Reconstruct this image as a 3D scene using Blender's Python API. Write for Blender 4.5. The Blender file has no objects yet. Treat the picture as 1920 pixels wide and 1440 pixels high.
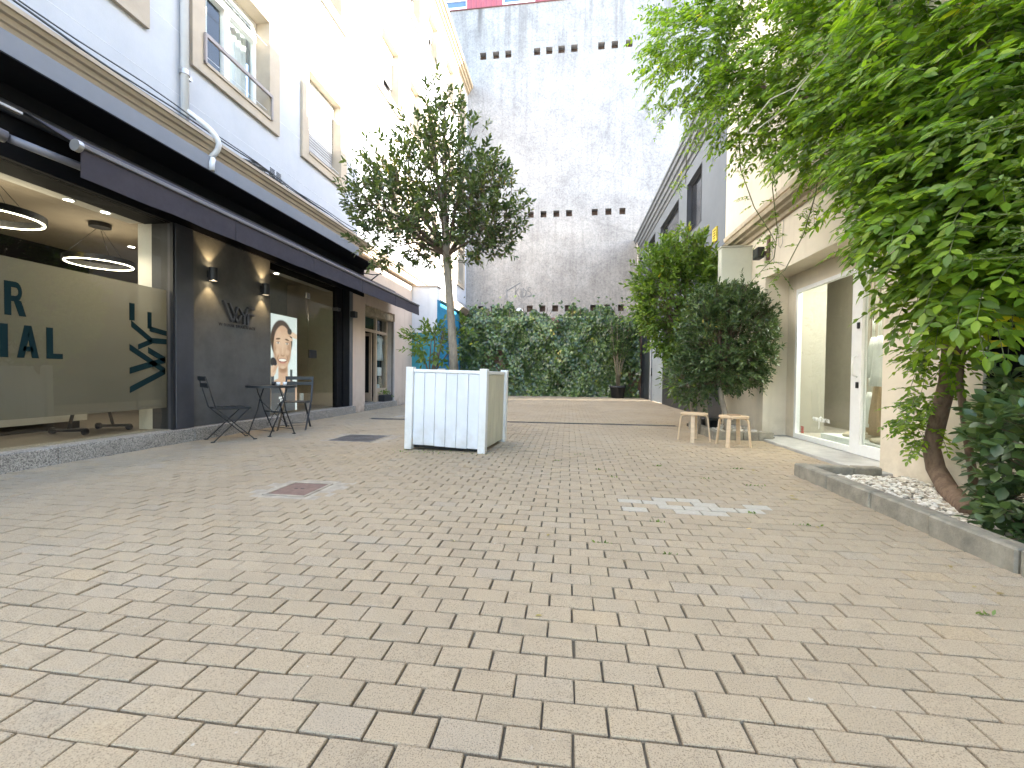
import bpy, bmesh, math, random
import numpy as np
from mathutils import Vector, Matrix
R = math.radians
random.seed(7); rng = np.random.default_rng(7)
sc = bpy.context.scene
C = sc.collection

# ------------------------------------------------------------------ camera, sky, sun, exposure
CAM = Vector((0, 0, 0.9))
cd = bpy.data.cameras.new('camera'); cam = bpy.data.objects.new('camera', cd); C.objects.link(cam)
cd.sensor_width = 36; cd.lens = 15.0; cd.clip_start = 0.05; cd.clip_end = 2000
cam.matrix_world = Matrix.Translation(CAM) @ Matrix.Rotation(R(7.5), 4, 'Z') @ Matrix.Rotation(R(-1.1), 4, 'X') @ Matrix.Rotation(R(-0.6), 4, 'Y') @ Matrix.Rotation(R(90), 4, 'X')
sc.camera = cam
SUN_EL, SUN_AZ = 24.5, 81.5            # azimuth from +Y towards +X
w = bpy.data.worlds.new('World'); sc.world = w; w.use_nodes = True
nt = w.node_tree
sky = nt.nodes.new('ShaderNodeTexSky'); sky.sky_type = 'NISHITA'; sky.sun_disc = False
sky.sun_elevation = R(SUN_EL); sky.sun_rotation = R(SUN_AZ)
nt.links.new(sky.outputs[0], nt.nodes['Background'].inputs[0]); nt.nodes['Background'].inputs[1].default_value = 0.15
sl = bpy.data.lights.new('sun', 'SUN'); sl.energy = 4.2; sl.angle = R(0.5); sl.color = (1, 0.95, 0.88)
so = bpy.data.objects.new('sun', sl); C.objects.link(so); so.location = (20, 5, 20)
to_sun = Vector((math.sin(R(SUN_AZ)) * math.cos(R(SUN_EL)), math.cos(R(SUN_AZ)) * math.cos(R(SUN_EL)), math.sin(R(SUN_EL))))
so.rotation_euler = to_sun.to_track_quat('Z', 'Y').to_euler()
sc.view_settings.view_transform = 'Standard'; sc.view_settings.look = 'None'
sc.view_settings.exposure = 3.35; sc.view_settings.gamma = 1
sc.render.engine = 'CYCLES'
sc.cycles.max_bounces = 7; sc.cycles.diffuse_bounces = 5; sc.cycles.transparent_max_bounces = 10; sc.cycles.glossy_bounces = 3

# ------------------------------------------------------------------ object helpers
def tag(o, label=None, cat=None, group=None, kind=None):
    if label: o['label'] = label
    if cat: o['category'] = cat
    if group: o['group'] = group
    if kind: o['kind'] = kind
    return o
def put(o, parent):
    C.objects.link(o)
    if parent is not None:
        o.parent = parent
        o.matrix_parent_inverse = Matrix.Translation(-parent.location) if parent.type == 'EMPTY' else Matrix()
    return o
def thing(name, label, cat, loc=(0, 0, 0), group=None):
    o = bpy.data.objects.new(name, None); o.location = loc; o.empty_display_size = 0.1
    C.objects.link(o); return tag(o, label, cat, group)

class MB:
    """collects shapes in world coordinates; build() links them as one mesh object"""
    def __init__(s): s.v = []; s.f = []; s.sm = []
    def add(s, vs, fs, smooth=False):
        b = len(s.v); s.v += [tuple(v) for v in vs]
        for f in fs: s.f.append(tuple(b + i for i in f)); s.sm.append(smooth)
        return s
    def box(s, x0, x1, y0, y1, z0, z1, bev=0.0, M=None):
        if x0 > x1: x0, x1 = x1, x0
        if y0 > y1: y0, y1 = y1, y0
        if z0 > z1: z0, z1 = z1, z0
        if bev <= 0:
            vs = [(x, y, z) for z in (z0, z1) for y in (y0, y1) for x in (x0, x1)]
            fs = [(0, 2, 3, 1), (4, 5, 7, 6), (0, 1, 5, 4), (2, 6, 7, 3), (0, 4, 6, 2), (1, 3, 7, 5)]
        else:
            b = bev; vs = []; fs = []
            idx = {}
            for sx in (0, 1):
                for sy in (0, 1):
                    for sz in (0, 1):
                        X = (x0, x1)[sx]; Y = (y0, y1)[sy]; Z = (z0, z1)[sz]
                        dx = b if sx == 0 else -b; dy = b if sy == 0 else -b; dz = b if sz == 0 else -b
                        for k, p in enumerate(((X, Y + dy, Z + dz), (X + dx, Y, Z + dz), (X + dx, Y + dy, Z))):
                            idx[(sx, sy, sz, k)] = len(vs); vs.append(p)
                        a = [idx[(sx, sy, sz, k)] for k in range(3)]
                        fs.append(tuple(a) if (sx + sy + sz) % 2 else tuple(a[::-1]))
            I = lambda *a: idx[a]
            for sx in (0, 1):
                q = [I(sx, 0, 0, 0), I(sx, 1, 0, 0), I(sx, 1, 1, 0), I(sx, 0, 1, 0)]; fs.append(tuple(q if sx else q[::-1]))
                q = [I(0, sx, 0, 1), I(0, sx, 1, 1), I(1, sx, 1, 1), I(1, sx, 0, 1)]; fs.append(tuple(q if sx else q[::-1]))
                q = [I(0, 0, sx, 2), I(1, 0, sx, 2), I(1, 1, sx, 2), I(0, 1, sx, 2)]; fs.append(tuple(q if sx else q[::-1]))
            for a in (0, 1):
                for c in (0, 1):
                    q = [I(a, c, 0, 0), I(a, c, 1, 0), I(a, c, 1, 1), I(a, c, 0, 1)]; fs.append(tuple(q if a != c else q[::-1]))
                    q = [I(a, 0, c, 0), I(a, 0, c, 2), I(a, 1, c, 2), I(a, 1, c, 0)]; fs.append(tuple(q if a != c else q[::-1]))
                    q = [I(0, a, c, 1), I(1, a, c, 1), I(1, a, c, 2), I(0, a, c, 2)]; fs.append(tuple(q if a != c else q[::-1]))
        if M is not None: vs = [tuple(M @ Vector(v)) for v in vs]
        return s.add(vs, fs)
    def bar(s, a, b, wdt, hgt=None, up=(0, 0, 1)):
        a = Vector(a); b = Vector(b); d = (b - a).normalized(); hgt = hgt or wdt
        u = Vector(up)
        if abs(d.dot(u)) > 0.98: u = Vector((1, 0, 0))
        x = d.cross(u).normalized() * wdt / 2; z = x.cross(d).normalized() * hgt / 2
        vs = [p + sx * x + sz * z for p in (a, b) for sx, sz in ((-1, -1), (1, -1), (1, 1), (-1, 1))]
        return s.add(vs, [(3, 2, 1, 0), (4, 5, 6, 7), (0, 1, 5, 4), (1, 2, 6, 5), (2, 3, 7, 6), (3, 0, 4, 7)])
    def tube(s, pts, r, n=8, caps=True, smooth=True):
        pts = [Vector(p) for p in pts]; rs = r if isinstance(r, (list, tuple)) else [r] * len(pts)
        rings = []; prev = None
        for i, p in enumerate(pts):
            d = ((pts[min(i + 1, len(pts) - 1)] - pts[max(i - 1, 0)])).normalized()
            if prev is None:
                u = Vector((0, 0, 1)) if abs(d.z) < 0.9 else Vector((1, 0, 0)); x = d.cross(u).normalized()
            else:
                x = (prev - d * prev.dot(d)).normalized()
            prev = x; y = d.cross(x)
            rings.append([p + (x * math.cos(2 * math.pi * k / n) + y * math.sin(2 * math.pi * k / n)) * rs[i] for k in range(n)])
        vs = [v for rg in rings for v in rg]; fs = []
        for i in range(len(pts) - 1):
            for k in range(n):
                a = i * n + k; b = i * n + (k + 1) % n; fs.append((a, b, b + n, a + n))
        s.add(vs, fs, smooth)
        if caps:
            b = len(s.v) - len(vs)
            s.f += [tuple(b + k for k in range(n))[::-1], tuple(b + len(vs) - n + k for k in range(n))]; s.sm += [False, False]
        return s
    def disc(s, c, r0, r1, z0, z1, n=24, axis='z'):
        """ring or disc solid of revolution (r0 inner radius)"""
        vs = []; fs = []
        prof = [(r0, z0), (r1, z0), (r1, z1), (r0, z1)]
        for k in range(n):
            a = 2 * math.pi * k / n
            for r, z in prof:
                p = (r * math.cos(a), r * math.sin(a), z)
                if axis == 'x': p = (p[2], p[0], p[1])
                if axis == 'y': p = (p[1], p[2], p[0])
                vs.append((c[0] + p[0], c[1] + p[1], c[2] + p[2]))
        m = 4
        for k in range(n):
            for j in range(m):
                a = k * m + j; b = k * m + (j + 1) % m; c2 = ((k + 1) % n) * m + (j + 1) % m; d = ((k + 1) % n) * m + j
                fs.append((a, d, c2, b))
        return s.add(vs, fs)
    def loft(s, rings, smooth=True, caps=True):
        n = len(rings[0]); vs = [v for rg in rings for v in rg]; fs = []
        for i in range(len(rings) - 1):
            for k in range(n):
                a = i * n + k; b = i * n + (k + 1) % n; fs.append((a, b, b + n, a + n))
        if caps: fs += [tuple(range(n))[::-1], tuple(range(len(vs) - n, len(vs)))]
        return s.add(vs, fs, smooth)
    def prism(s, poly, fa, fb):
        """poly: 2D list; fa/fb map 2D point to 3D for the two ends"""
        n = len(poly); vs = [fa(p) for p in poly] + [fb(p) for p in poly]
        fs = [tuple(range(n))[::-1], tuple(range(n, 2 * n))] + [(k, (k + 1) % n, n + (k + 1) % n, n + k) for k in range(n)]
        return s.add(vs, fs)
    def mesh(s, name):
        me = bpy.data.meshes.new(name); me.from_pydata(s.v, [], s.f)
        if any(s.sm): me.polygons.foreach_set('use_smooth', s.sm)
        return me
    def build(s, name, m, parent=None, fix=True, M=None):
        if M is not None: s.v = [tuple(M @ Vector(v)) for v in s.v]
        me = s.mesh(name); me.materials.append(m)
        if fix:
            bm = bmesh.new(); bm.from_mesh(me); bmesh.ops.recalc_face_normals(bm, faces=bm.faces); bm.to_mesh(me); bm.free()
        return put(bpy.data.objects.new(name, me), parent)

def holed(mb, mp, u0, u1, v0, v1, holes, depth, reveal=True):
    """a wall slab with rectangular holes; mp(u,v,d) maps to world, d = distance behind the front face"""
    us = sorted({u0, u1, *[min(max(h[i], u0), u1) for h in holes for i in (0, 1)]}); vs = sorted({v0, v1, *[min(max(h[i], v0), v1) for h in holes for i in (2, 3)]})
    inside = lambda u, v: any(h[0] < u < h[1] and h[2] < v < h[3] for h in holes)
    for i in range(len(us) - 1):
        for j in range(len(vs) - 1):
            if inside((us[i] + us[i + 1]) / 2, (vs[j] + vs[j + 1]) / 2): continue
            a, b, c, d = us[i], us[i + 1], vs[j], vs[j + 1]
            for dd in (0, depth):
                mb.add([mp(a, c, dd), mp(b, c, dd), mp(b, d, dd), mp(a, d, dd)], [(0, 1, 2, 3)])
    for (a, b, c, d) in holes + [(u0, u1, v0, v1)]:
        a, b = max(a, u0), min(b, u1); c, d = max(c, v0), min(d, v1)
        for p, q in (((a, c), (b, c)), ((b, c), (b, d)), ((b, d), (a, d)), ((a, d), (a, c))):
            mb.add([mp(*p, 0), mp(*q, 0), mp(*q, depth), mp(*p, depth)], [(0, 1, 2, 3)])
    return mb
LX = lambda X: (lambda u, v, d: (X - d, u, v))      # left facade: faces +X
RX = lambda X: (lambda u, v, d: (X + d, u, v))      # right facade: faces -X
BY = lambda Y: (lambda u, v, d: (u, Y + d, v))      # back wall: faces -Y

# ------------------------------------------------------------------ materials
MATS = {}
def nodes(name):
    m = bpy.data.materials.new(name); m.use_nodes = True; t = m.node_tree
    return m, t, t.nodes['Principled BSDF'], t.nodes['Material Output']
def L(t, a, b): t.links.new(a, b)
def N(t, typ, **kw):
    n = t.nodes.new('ShaderNode' + typ)
    for k, v in kw.items(): setattr(n, k, v)
    return n
def noise(t, co, scale, detail=4, rough=0.6):
    n = N(t, 'TexNoise'); n.inputs['Scale'].default_value = scale; n.inputs['Detail'].default_value = detail; n.inputs['Roughness'].default_value = rough
    L(t, co, n.inputs['Vector']); return n.outputs['Fac']
def ramp(t, fac, stops):
    r = N(t, 'ValToRGB'); e = r.color_ramp.elements
    while len(e) < len(stops): e.new(0.5)
    for k, (p, c) in enumerate(stops): e[k].position = p; e[k].color = (*c, 1) if len(c) == 3 else c
    L(t, fac, r.inputs[0]); return r.outputs[0]
def mixc(t, fac, a, b, mode='MIX'):
    n = N(t, 'MixRGB', blend_type=mode)
    for i, x in ((0, fac), (1, a), (2, b)):
        if isinstance(x, (int, float)): n.inputs[i].default_value = x
        elif isinstance(x, tuple): n.inputs[i].default_value = (*x, 1)
        else: L(t, x, n.inputs[i])
    return n.outputs[0]
def coords(t, scale=(1, 1, 1), kind='Object'):
    c = N(t, 'TexCoord'); mp = N(t, 'Mapping'); mp.inputs['Scale'].default_value = scale
    L(t, c.outputs[kind], mp.inputs['Vector']); return mp.outputs[0]
def bump(t, b, h, strength=0.3, dist=0.01):
    n = N(t, 'Bump'); n.inputs['Strength'].default_value = strength; n.inputs['Distance'].default_value = dist
    L(t, h, n.inputs['Height']); L(t, n.outputs[0], b.inputs['Normal'])
def mat(name, col, rough=0.6, var=0.12, scale=6.0, metal=0.0, bmp=0.0, bscale=60.0, spec=0.5, stretch=(1, 1, 1), emit=None, dark=None):
    """general painted / plastered / metal surface: slow colour variation, fine grain, optional relief"""
    if name in MATS: return MATS[name]
    m, t, b, o = nodes(name); co = coords(t, stretch)
    f = noise(t, co, scale, 5, 0.65)
    lo = dark or tuple(c * (1 - var) for c in col); hi = tuple(min(1, c * (1 + var * 0.6)) for c in col)
    c1 = ramp(t, f, [(0.3, lo), (0.7, hi)])
    L(t, c1, b.inputs['Base Color'])
    rr = noise(t, co, scale * 3, 3); rm = N(t, 'MapRange'); rm.inputs[3].default_value = max(0.02, rough - 0.08); rm.inputs[4].default_value = min(1, rough + 0.08)
    L(t, rr, rm.inputs[0]); L(t, rm.outputs[0], b.inputs['Roughness'])
    b.inputs['Metallic'].default_value = metal; b.inputs['Specular IOR Level'].default_value = spec
    if bmp > 0: bump(t, b, noise(t, co, bscale, 4), bmp)
    if emit:
        b.inputs['Emission Color'].default_value = (*emit[0], 1); b.inputs['Emission Strength'].default_value = emit[1]
    MATS[name] = m; return m

def glass_mat(name, tint=(0.93, 0.96, 0.95), ior=1.5, extra=0.0):
    if name in MATS: return MATS[name]
    m, t, b, o = nodes(name); t.nodes.remove(b)
    tr = N(t, 'BsdfTransparent'); tr.inputs[0].default_value = (*tint, 1)
    gl = N(t, 'BsdfGlossy'); gl.inputs['Roughness'].default_value = 0.015
    fr = N(t, 'Fresnel'); fr.inputs[0].default_value = ior
    ad = N(t, 'Math', operation='ADD'); ad.inputs[1].default_value = extra; L(t, fr.outputs[0], ad.inputs[0])
    ge = N(t, 'NewGeometry'); iv = N(t, 'Math', operation='SUBTRACT'); iv.inputs[0].default_value = 1; L(t, ge.outputs['Backfacing'], iv.inputs[1])
    fm = N(t, 'Math', operation='MULTIPLY'); L(t, ad.outputs[0], fm.inputs[0]); L(t, iv.outputs[0], fm.inputs[1])       # reflect once, at the outer face of the pane
    mx = N(t, 'MixShader'); L(t, fm.outputs[0], mx.inputs[0]); L(t, tr.outputs[0], mx.inputs[1]); L(t, gl.outputs[0], mx.inputs[2])
    L(t, mx.outputs[0], o.inputs[0]); MATS[name] = m; return m
def film_mat():
    m, t, b, o = nodes('frosted_film'); t.nodes.remove(b); co = coords(t)
    tr = N(t, 'BsdfTransparent'); tr.inputs[0].default_value = (0.9, 0.9, 0.85, 1)
    df = N(t, 'BsdfDiffuse'); df.inputs[0].default_value = (0.26, 0.255, 0.235, 1)
    tl = N(t, 'BsdfTranslucent'); tl.inputs[0].default_value = (0.5, 0.47, 0.41, 1)
    m1 = N(t, 'MixShader'); m1.inputs[0].default_value = 0.5; L(t, df.outputs[0], m1.inputs[1]); L(t, tl.outputs[0], m1.inputs[2])
    m2 = N(t, 'MixShader'); m2.inputs[0].default_value = 0.72; L(t, tr.outputs[0], m2.inputs[1]); L(t, m1.outputs[0], m2.inputs[2])
    L(t, m2.outputs[0], o.inputs[0]); return m
def leaf_mat(name, c0, c1, c2, rough=0.42, transl=0.35, spec=0.5):
    m, t, b, o = nodes(name)
    g = N(t, 'NewGeometry'); oi = N(t, 'ObjectInfo')
    ad = N(t, 'Math', operation='ADD'); L(t, g.outputs['Random Per Island'], ad.inputs[0]); L(t, oi.outputs['Random'], ad.inputs[1])
    fr = N(t, 'Math', operation='FRACT'); L(t, ad.outputs[0], fr.inputs[0])
    f2 = noise(t, coords(t), 1.3, 2); mm = N(t, 'Math', operation='MULTIPLY_ADD'); mm.inputs[1].default_value = 0.7; L(t, fr.outputs[0], mm.inputs[0])
    sc_ = N(t, 'Math', operation='MULTIPLY_ADD'); sc_.inputs[1].default_value = 0.9; sc_.inputs[2].default_value = -0.3; L(t, f2, sc_.inputs[0]); L(t, sc_.outputs[0], mm.inputs[2])
    col = ramp(t, mm.outputs[0], [(0.05, c0), (0.5, c1), (0.93, c2), (0.985, tuple(x * y for x, y in zip(c2, (2.2, 1.3, 0.7))))])
    L(t, col, b.inputs['Base Color']); b.inputs['Roughness'].default_value = rough; b.inputs['Specular IOR Level'].default_value = spec
    tl = N(t, 'BsdfTranslucent'); L(t, mixc(t, 1.0, col, (1.25, 1.35, 0.6), 'MULTIPLY'), tl.inputs[0])
    mx = N(t, 'MixShader'); mx.inputs[0].default_value = transl; L(t, b.outputs[0], mx.inputs[1]); L(t, tl.outputs[0], mx.inputs[2])
    L(t, mx.outputs[0], o.inputs[0]); MATS[name] = m; return m
def paver_mat():
    m, t, b, o = nodes('paver_concrete')
    g = N(t, 'NewGeometry'); oi = N(t, 'ObjectInfo')
    ad = N(t, 'Math', operation='ADD'); L(t, g.outputs['Random Per Island'], ad.inputs[0]); L(t, oi.outputs['Random'], ad.inputs[1])
    fr = N(t, 'Math', operation='FRACT'); L(t, ad.outputs[0], fr.inputs[0])
    base = ramp(t, fr.outputs[0], [(0.0, (0.37, 0.298, 0.205)), (0.35, (0.40, 0.322, 0.222)), (0.8, (0.42, 0.337, 0.23)), (0.95, (0.39, 0.325, 0.24)), (1.0, (0.44, 0.34, 0.215))])
    pos = g.outputs['Position']
    big = noise(t, pos, 0.8, 4); c1 = mixc(t, ramp(t, big, [(0.35, (0, 0, 0)), (0.75, (0.55, 0.55, 0.55))]), base, (0.40, 0.315, 0.205))
    gr = noise(t, pos, 1.7, 6, 0.7); c2 = mixc(t, ramp(t, gr, [(0.55, (0, 0, 0)), (0.8, (0.4, 0.4, 0.4))]), c1, (0.31, 0.29, 0.25))
    sp = noise(t, pos, 260, 2, 0.7); c3 = mixc(t, 0.9, c2, ramp(t, sp, [(0.36, (0.5, 0.48, 0.45)), (0.5, (1, 1, 1)), (0.68, (1.0, 1.0, 1.0)), (0.78, (1.35, 1.33, 1.28))]), 'MULTIPLY')
    st = noise(t, pos, 9, 5, 0.75); c4 = mixc(t, ramp(t, st, [(0.55, (0, 0, 0)), (0.75, (0.6, 0.6, 0.6))]), c3, (0.21, 0.17, 0.12))
    bl = N(t, 'TexVoronoi'); bl.inputs['Scale'].default_value = 3.2; L(t, pos, bl.inputs['Vector'])
    c5 = mixc(t, ramp(t, bl.outputs['Distance'], [(0.025, (0.75, 0.75, 0.75)), (0.045, (0, 0, 0))]), c4, (0.13, 0.12, 0.11))
    c5 = mixc(t, ramp(t, noise(t, pos, 0.45, 5, 0.65), [(0.35, (0.45, 0.45, 0.45)), (0.6, (0, 0, 0))]), c5, mixc(t, 1.0, c5, (0.72, 0.70, 0.68), 'MULTIPLY'))
    c5 = mixc(t, ramp(t, noise(t, pos, 30, 3, 0.6), [(0.70, (0, 0, 0)), (0.76, (0.6, 0.6, 0.6))]), c5, (0.50, 0.46, 0.39))
    L(t, c5, b.inputs['Base Color']); b.inputs['Roughness'].default_value = 0.85; b.inputs['Specular IOR Level'].default_value = 0.3
    bump(t, b, noise(t, pos, 180, 5, 0.7), 0.35, 0.004); return m
def granite_mat(name, a, b_, c):
    m, t, b, o = nodes(name); co = coords(t)
    v = N(t, 'TexVoronoi'); v.inputs['Scale'].default_value = 150; L(t, co, v.inputs['Vector'])
    s = N(t, 'SeparateColor'); L(t, v.outputs['Color'], s.inputs[0])
    c1 = ramp(t, s.outputs[0], [(0.15, a), (0.45, b_), (0.8, c)])
    L(t, mixc(t, 0.5, c1, ramp(t, noise(t, co, 3, 5), [(0.3, (0.6, 0.58, 0.54)), (0.7, (1, 1, 1))]), 'MULTIPLY'), b.inputs['Base Color'])
    b.inputs['Roughness'].default_value = 0.55; bump(t, b, noise(t, co, 120, 3), 0.15); return m
def backwall_mat():
    m, t, b, o = nodes('weathered_render'); co = coords(t)
    streak = noise(t, coords(t, (5, 5, 0.22)), 1.0, 7, 0.7); blot = noise(t, co, 0.9, 9, 0.72); fine = noise(t, co, 14, 6, 0.75)
    c = ramp(t, blot, [(0.28, (0.23, 0.22, 0.215)), (0.5, (0.30, 0.288, 0.28)), (0.74, (0.385, 0.37, 0.358))])
    c = mixc(t, 0.45, c, ramp(t, streak, [(0.3, (0.6, 0.59, 0.6)), (0.5, (1, 1, 1)), (0.75, (1.15, 1.15, 1.15))]), 'MULTIPLY')
    c = mixc(t, 0.8, c, ramp(t, fine, [(0.32, (0.6, 0.6, 0.61)), (0.52, (1, 1, 1)), (0.72, (1.2, 1.2, 1.2))]), 'MULTIPLY')
    # dark run-off stains hanging down from the coping, and a warmer band low on the wall
    sep = N(t, 'SeparateXYZ'); L(t, co, sep.inputs[0])
    top = N(t, 'MapRange'); top.inputs[1].default_value = 14.6; top.inputs[2].default_value = 17.8; L(t, sep.outputs[2], top.inputs[0])
    run = noise(t, coords(t, (1.6, 1, 0.12)), 1.0, 5, 0.6); mu = N(t, 'Math', operation='MULTIPLY'); L(t, top.outputs[0], mu.inputs[0]); L(t, ramp(t, run, [(0.52, (0, 0, 0)), (0.72, (1, 1, 1))]), mu.inputs[1])
    c = mixc(t, mu.outputs[0], c, (0.12, 0.11, 0.105))
    low = N(t, 'MapRange'); low.inputs[1].default_value = 9.5; low.inputs[2].default_value = 6.5; low.inputs[4].default_value = 0.75; L(t, sep.outputs[2], low.inputs[0])
    c = mixc(t, low.outputs[0], c, mixc(t, 1.0, c, (1.08, 1.0, 0.88), 'MULTIPLY'))
    crk = N(t, 'TexVoronoi', feature='DISTANCE_TO_EDGE'); crk.inputs['Scale'].default_value = 0.35
    wob = mixc(t, 0.12, co, N(t, 'TexNoise').outputs[1]); L(t, wob, crk.inputs['Vector'])
    c = mixc(t, ramp(t, crk.outputs[0], [(0.001, (0.3, 0.3, 0.3)), (0.005, (0, 0, 0))]), c, (0.13, 0.125, 0.12))
    L(t, c, b.inputs['Base Color']); b.inputs['Roughness'].default_value = 0.95; b.inputs['Specular IOR Level'].default_value = 0.2
    bump(t, b, mixc(t, 0.5, blot, fine), 0.55, 0.03); return m
def brick_mat():
    m, t, b, o = nodes('old_brick'); co = coords(t)
    mp = N(t, 'Mapping'); mp.inputs['Rotation'].default_value = (R(90), 0, 0); L(t, co, mp.inputs[0])
    br = N(t, 'TexBrick'); br.inputs['Scale'].default_value = 4; br.inputs['Color1'].default_value = (0.22, 0.09, 0.06, 1); br.inputs['Color2'].default_value = (0.3, 0.16, 0.1, 1); br.inputs['Mortar'].default_value = (0.35, 0.31, 0.27, 1)
    L(t, mp.outputs[0], br.inputs['Vector'])
    L(t, mixc(t, 0.6, br.outputs[0], ramp(t, noise(t, co, 3, 6), [(0.3, (0.5, 0.5, 0.5)), (0.7, (1.1, 1.1, 1.1))]), 'MULTIPLY'), b.inputs['Base Color'])
    b.inputs['Roughness'].default_value = 0.95; bump(t, b, br.outputs['Fac'], -0.4, 0.02); return m
def render_mat(name, col, dirty=(0.3, 0.26, 0.2), amt=0.35, joints=None):
    """painted lime render: slow blotches, vertical rain streaks, splash dirt near the ground"""
    if name in MATS: return MATS[name]
    m, t, b, o = nodes(name); co = coords(t)
    bl = noise(t, co, 1.1, 7, 0.7); st = noise(t, coords(t, (6, 6, 0.3)), 1.0, 6, 0.7)
    c = ramp(t, bl, [(0.3, tuple(x * 0.86 for x in col)), (0.65, col)])
    c = mixc(t, ramp(t, st, [(0.55, (0, 0, 0)), (0.8, (amt, amt, amt))]), c, dirty)
    sep = N(t, 'SeparateXYZ'); L(t, co, sep.inputs[0]); lo = N(t, 'MapRange'); lo.inputs[1].default_value = 0.5; lo.inputs[2].default_value = 0.0; L(t, sep.outputs[2], lo.inputs[0])
    mu = N(t, 'Math', operation='MULTIPLY'); L(t, lo.outputs[0], mu.inputs[0]); L(t, ramp(t, noise(t, co, 5, 5), [(0.35, (0, 0, 0)), (0.7, (0.7, 0.7, 0.7))]), mu.inputs[1])
    c = mixc(t, mu.outputs[0], c, dirty)
    L(t, c, b.inputs['Base Color']); b.inputs['Roughness'].default_value = 0.9; b.inputs['Specular IOR Level'].default_value = 0.25
    bump(t, b, mixc(t, 0.6, noise(t, co, 45, 5, 0.7), noise(t, co, 4, 3)), 0.25, 0.012)
    MATS[name] = m; return m
def bark_mat(name, a, b_):
    m, t, b, o = nodes(name); co = coords(t, (1, 1, 0.35))
    n1 = noise(t, co, 26, 7, 0.7); L(t, ramp(t, n1, [(0.3, a), (0.7, b_)]), b.inputs['Base Color']); b.inputs['Roughness'].default_value = 0.9
    bump(t, b, n1, 0.6, 0.01); return m

M_cream = render_mat('cream_render', (0.74, 0.66, 0.53), (0.42, 0.35, 0.25), 0.3)
M_white = render_mat('white_facade', (0.47, 0.485, 0.505), (0.5, 0.5, 0.5), 0.2)
M_pink = render_mat('beige_pillar_render', (0.60, 0.50, 0.41), (0.3, 0.22, 0.16), 0.45)
M_beige = mat('beige_trim', (0.40, 0.335, 0.25), 0.75, 0.12, 3, bmp=0.15)
M_greywall = render_mat('grey_facade', (0.165, 0.18, 0.195), (0.2, 0.2, 0.2), 0.3)
M_greymold = mat('grey_moulding', (0.15, 0.16, 0.17), 0.7, 0.15, 3, bmp=0.1)
M_fascia = mat('grey_fascia_metal', (0.16, 0.17, 0.19), 0.5, 0.1, 2)
M_black = mat('black_metal', (0.014, 0.014, 0.016), 0.45, 0.2, 8)
M_soffit = mat('black_soffit', (0.005, 0.005, 0.006), 0.85, 0.2, 4, spec=.2)
M_anth = mat('anthracite_column', (0.045, 0.046, 0.052), 0.5, 0.15, 5, bmp=0.05)
M_accent = mat('dark_microcement', (0.085, 0.083, 0.076), 0.7, 0.35, 2.2, bmp=0.12, bscale=14)
M_fabric = mat('awning_fabric', (0.04, 0.034, 0.042), 0.9, 0.15, 7, bmp=0.12, bscale=300)
M_alu = mat('aluminium', (0.4, 0.39, 0.38), 0.4, 0.1, 5, metal=0.7)
M_whitepaint = mat('white_paint', (0.8, 0.8, 0.78), 0.45, 0.06, 8)
M_board = render_mat('white_board', (0.77, 0.79, 0.83), (0.46, 0.43, 0.36), 0.22)
M_whitewall = mat('white_interior', (0.72, 0.70, 0.66), 0.8, 0.05, 3)
M_brownceil = mat('brown_ceiling', (0.32, 0.27, 0.21), 0.8, 0.08, 3)
M_floor_in = mat('interior_floor', (0.16, 0.14, 0.12), 0.35, 0.15, 4)
M_glass = glass_mat('clear_glass')
M_shopglass = glass_mat('shop_glass', (0.84, 0.86, 0.83), 1.5, 0.03)
M_film = film_mat()
M_teal = mat('teal_vinyl', (0.006, 0.02, 0.022), 0.8, 0.1, 6, spec=0.1)
M_granite = granite_mat('speckled_granite', (0.09, 0.08, 0.07), (0.30, 0.28, 0.25), (0.46, 0.43, 0.38))
M_concrete = mat('concrete', (0.27, 0.26, 0.24), 0.9, 0.25, 9, bmp=0.4, bscale=70)
M_kerb = mat('kerb_concrete', (0.25, 0.225, 0.175), 0.92, 0.38, 9, bmp=0.5, bscale=80)
M_pave = paver_mat()
M_joint = mat('joint_sand', (0.115, 0.093, 0.062), 1.0, 0.35, 20, bmp=0.6, bscale=200)
M_back = backwall_mat(); M_brick = brick_mat()
M_red = mat('red_cladding', (0.36, 0.085, 0.10), 0.5, 0.12, 2)
M_dark = mat('dark_void', (0.02, 0.019, 0.018), 0.9, 0.2, 5)
M_darkglass = mat('dark_window_glass', (0.022, 0.022, 0.024), 0.06, 0.3, 2, spec=0.6)
M_bark = bark_mat('smooth_bark', (0.17, 0.14, 0.11), (0.34, 0.29, 0.22)); M_vine = bark_mat('vine_bark', (0.09, 0.055, 0.035), (0.22, 0.15, 0.10))
M_twig = mat('green_twig', (0.14, 0.16, 0.06), 0.7, 0.2, 9); M_brtwig = mat('brown_twig', (0.13, 0.09, 0.06), 0.8, 0.2, 9)
M_birch = mat('birch_ply', (0.60, 0.44, 0.28), 0.5, 0.14, 5, stretch=(1, 1, 6), bmp=0.04)
M_ironchair = mat('bistro_paint', (0.016, 0.019, 0.021), 0.45, 0.15, 8)
M_blue = mat('blue_paint', (0.012, 0.19, 0.34), 0.6, 0.22, 1.6, bmp=0.1)
M_tealpaint = mat('teal_paint', (0.04, 0.27, 0.33), 0.6, 0.2, 1.6)
M_rust = mat('rusty_iron', (0.20, 0.125, 0.095), 0.85, 0.35, 14, bmp=0.5, bscale=90)
M_iron = mat('cast_iron', (0.10, 0.09, 0.085), 0.75, 0.3, 12, bmp=0.5, bscale=60)
M_soil = mat('soil', (0.05, 0.038, 0.028), 1.0, 0.4, 25, bmp=0.8, bscale=60)
M_pebble = None

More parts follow.
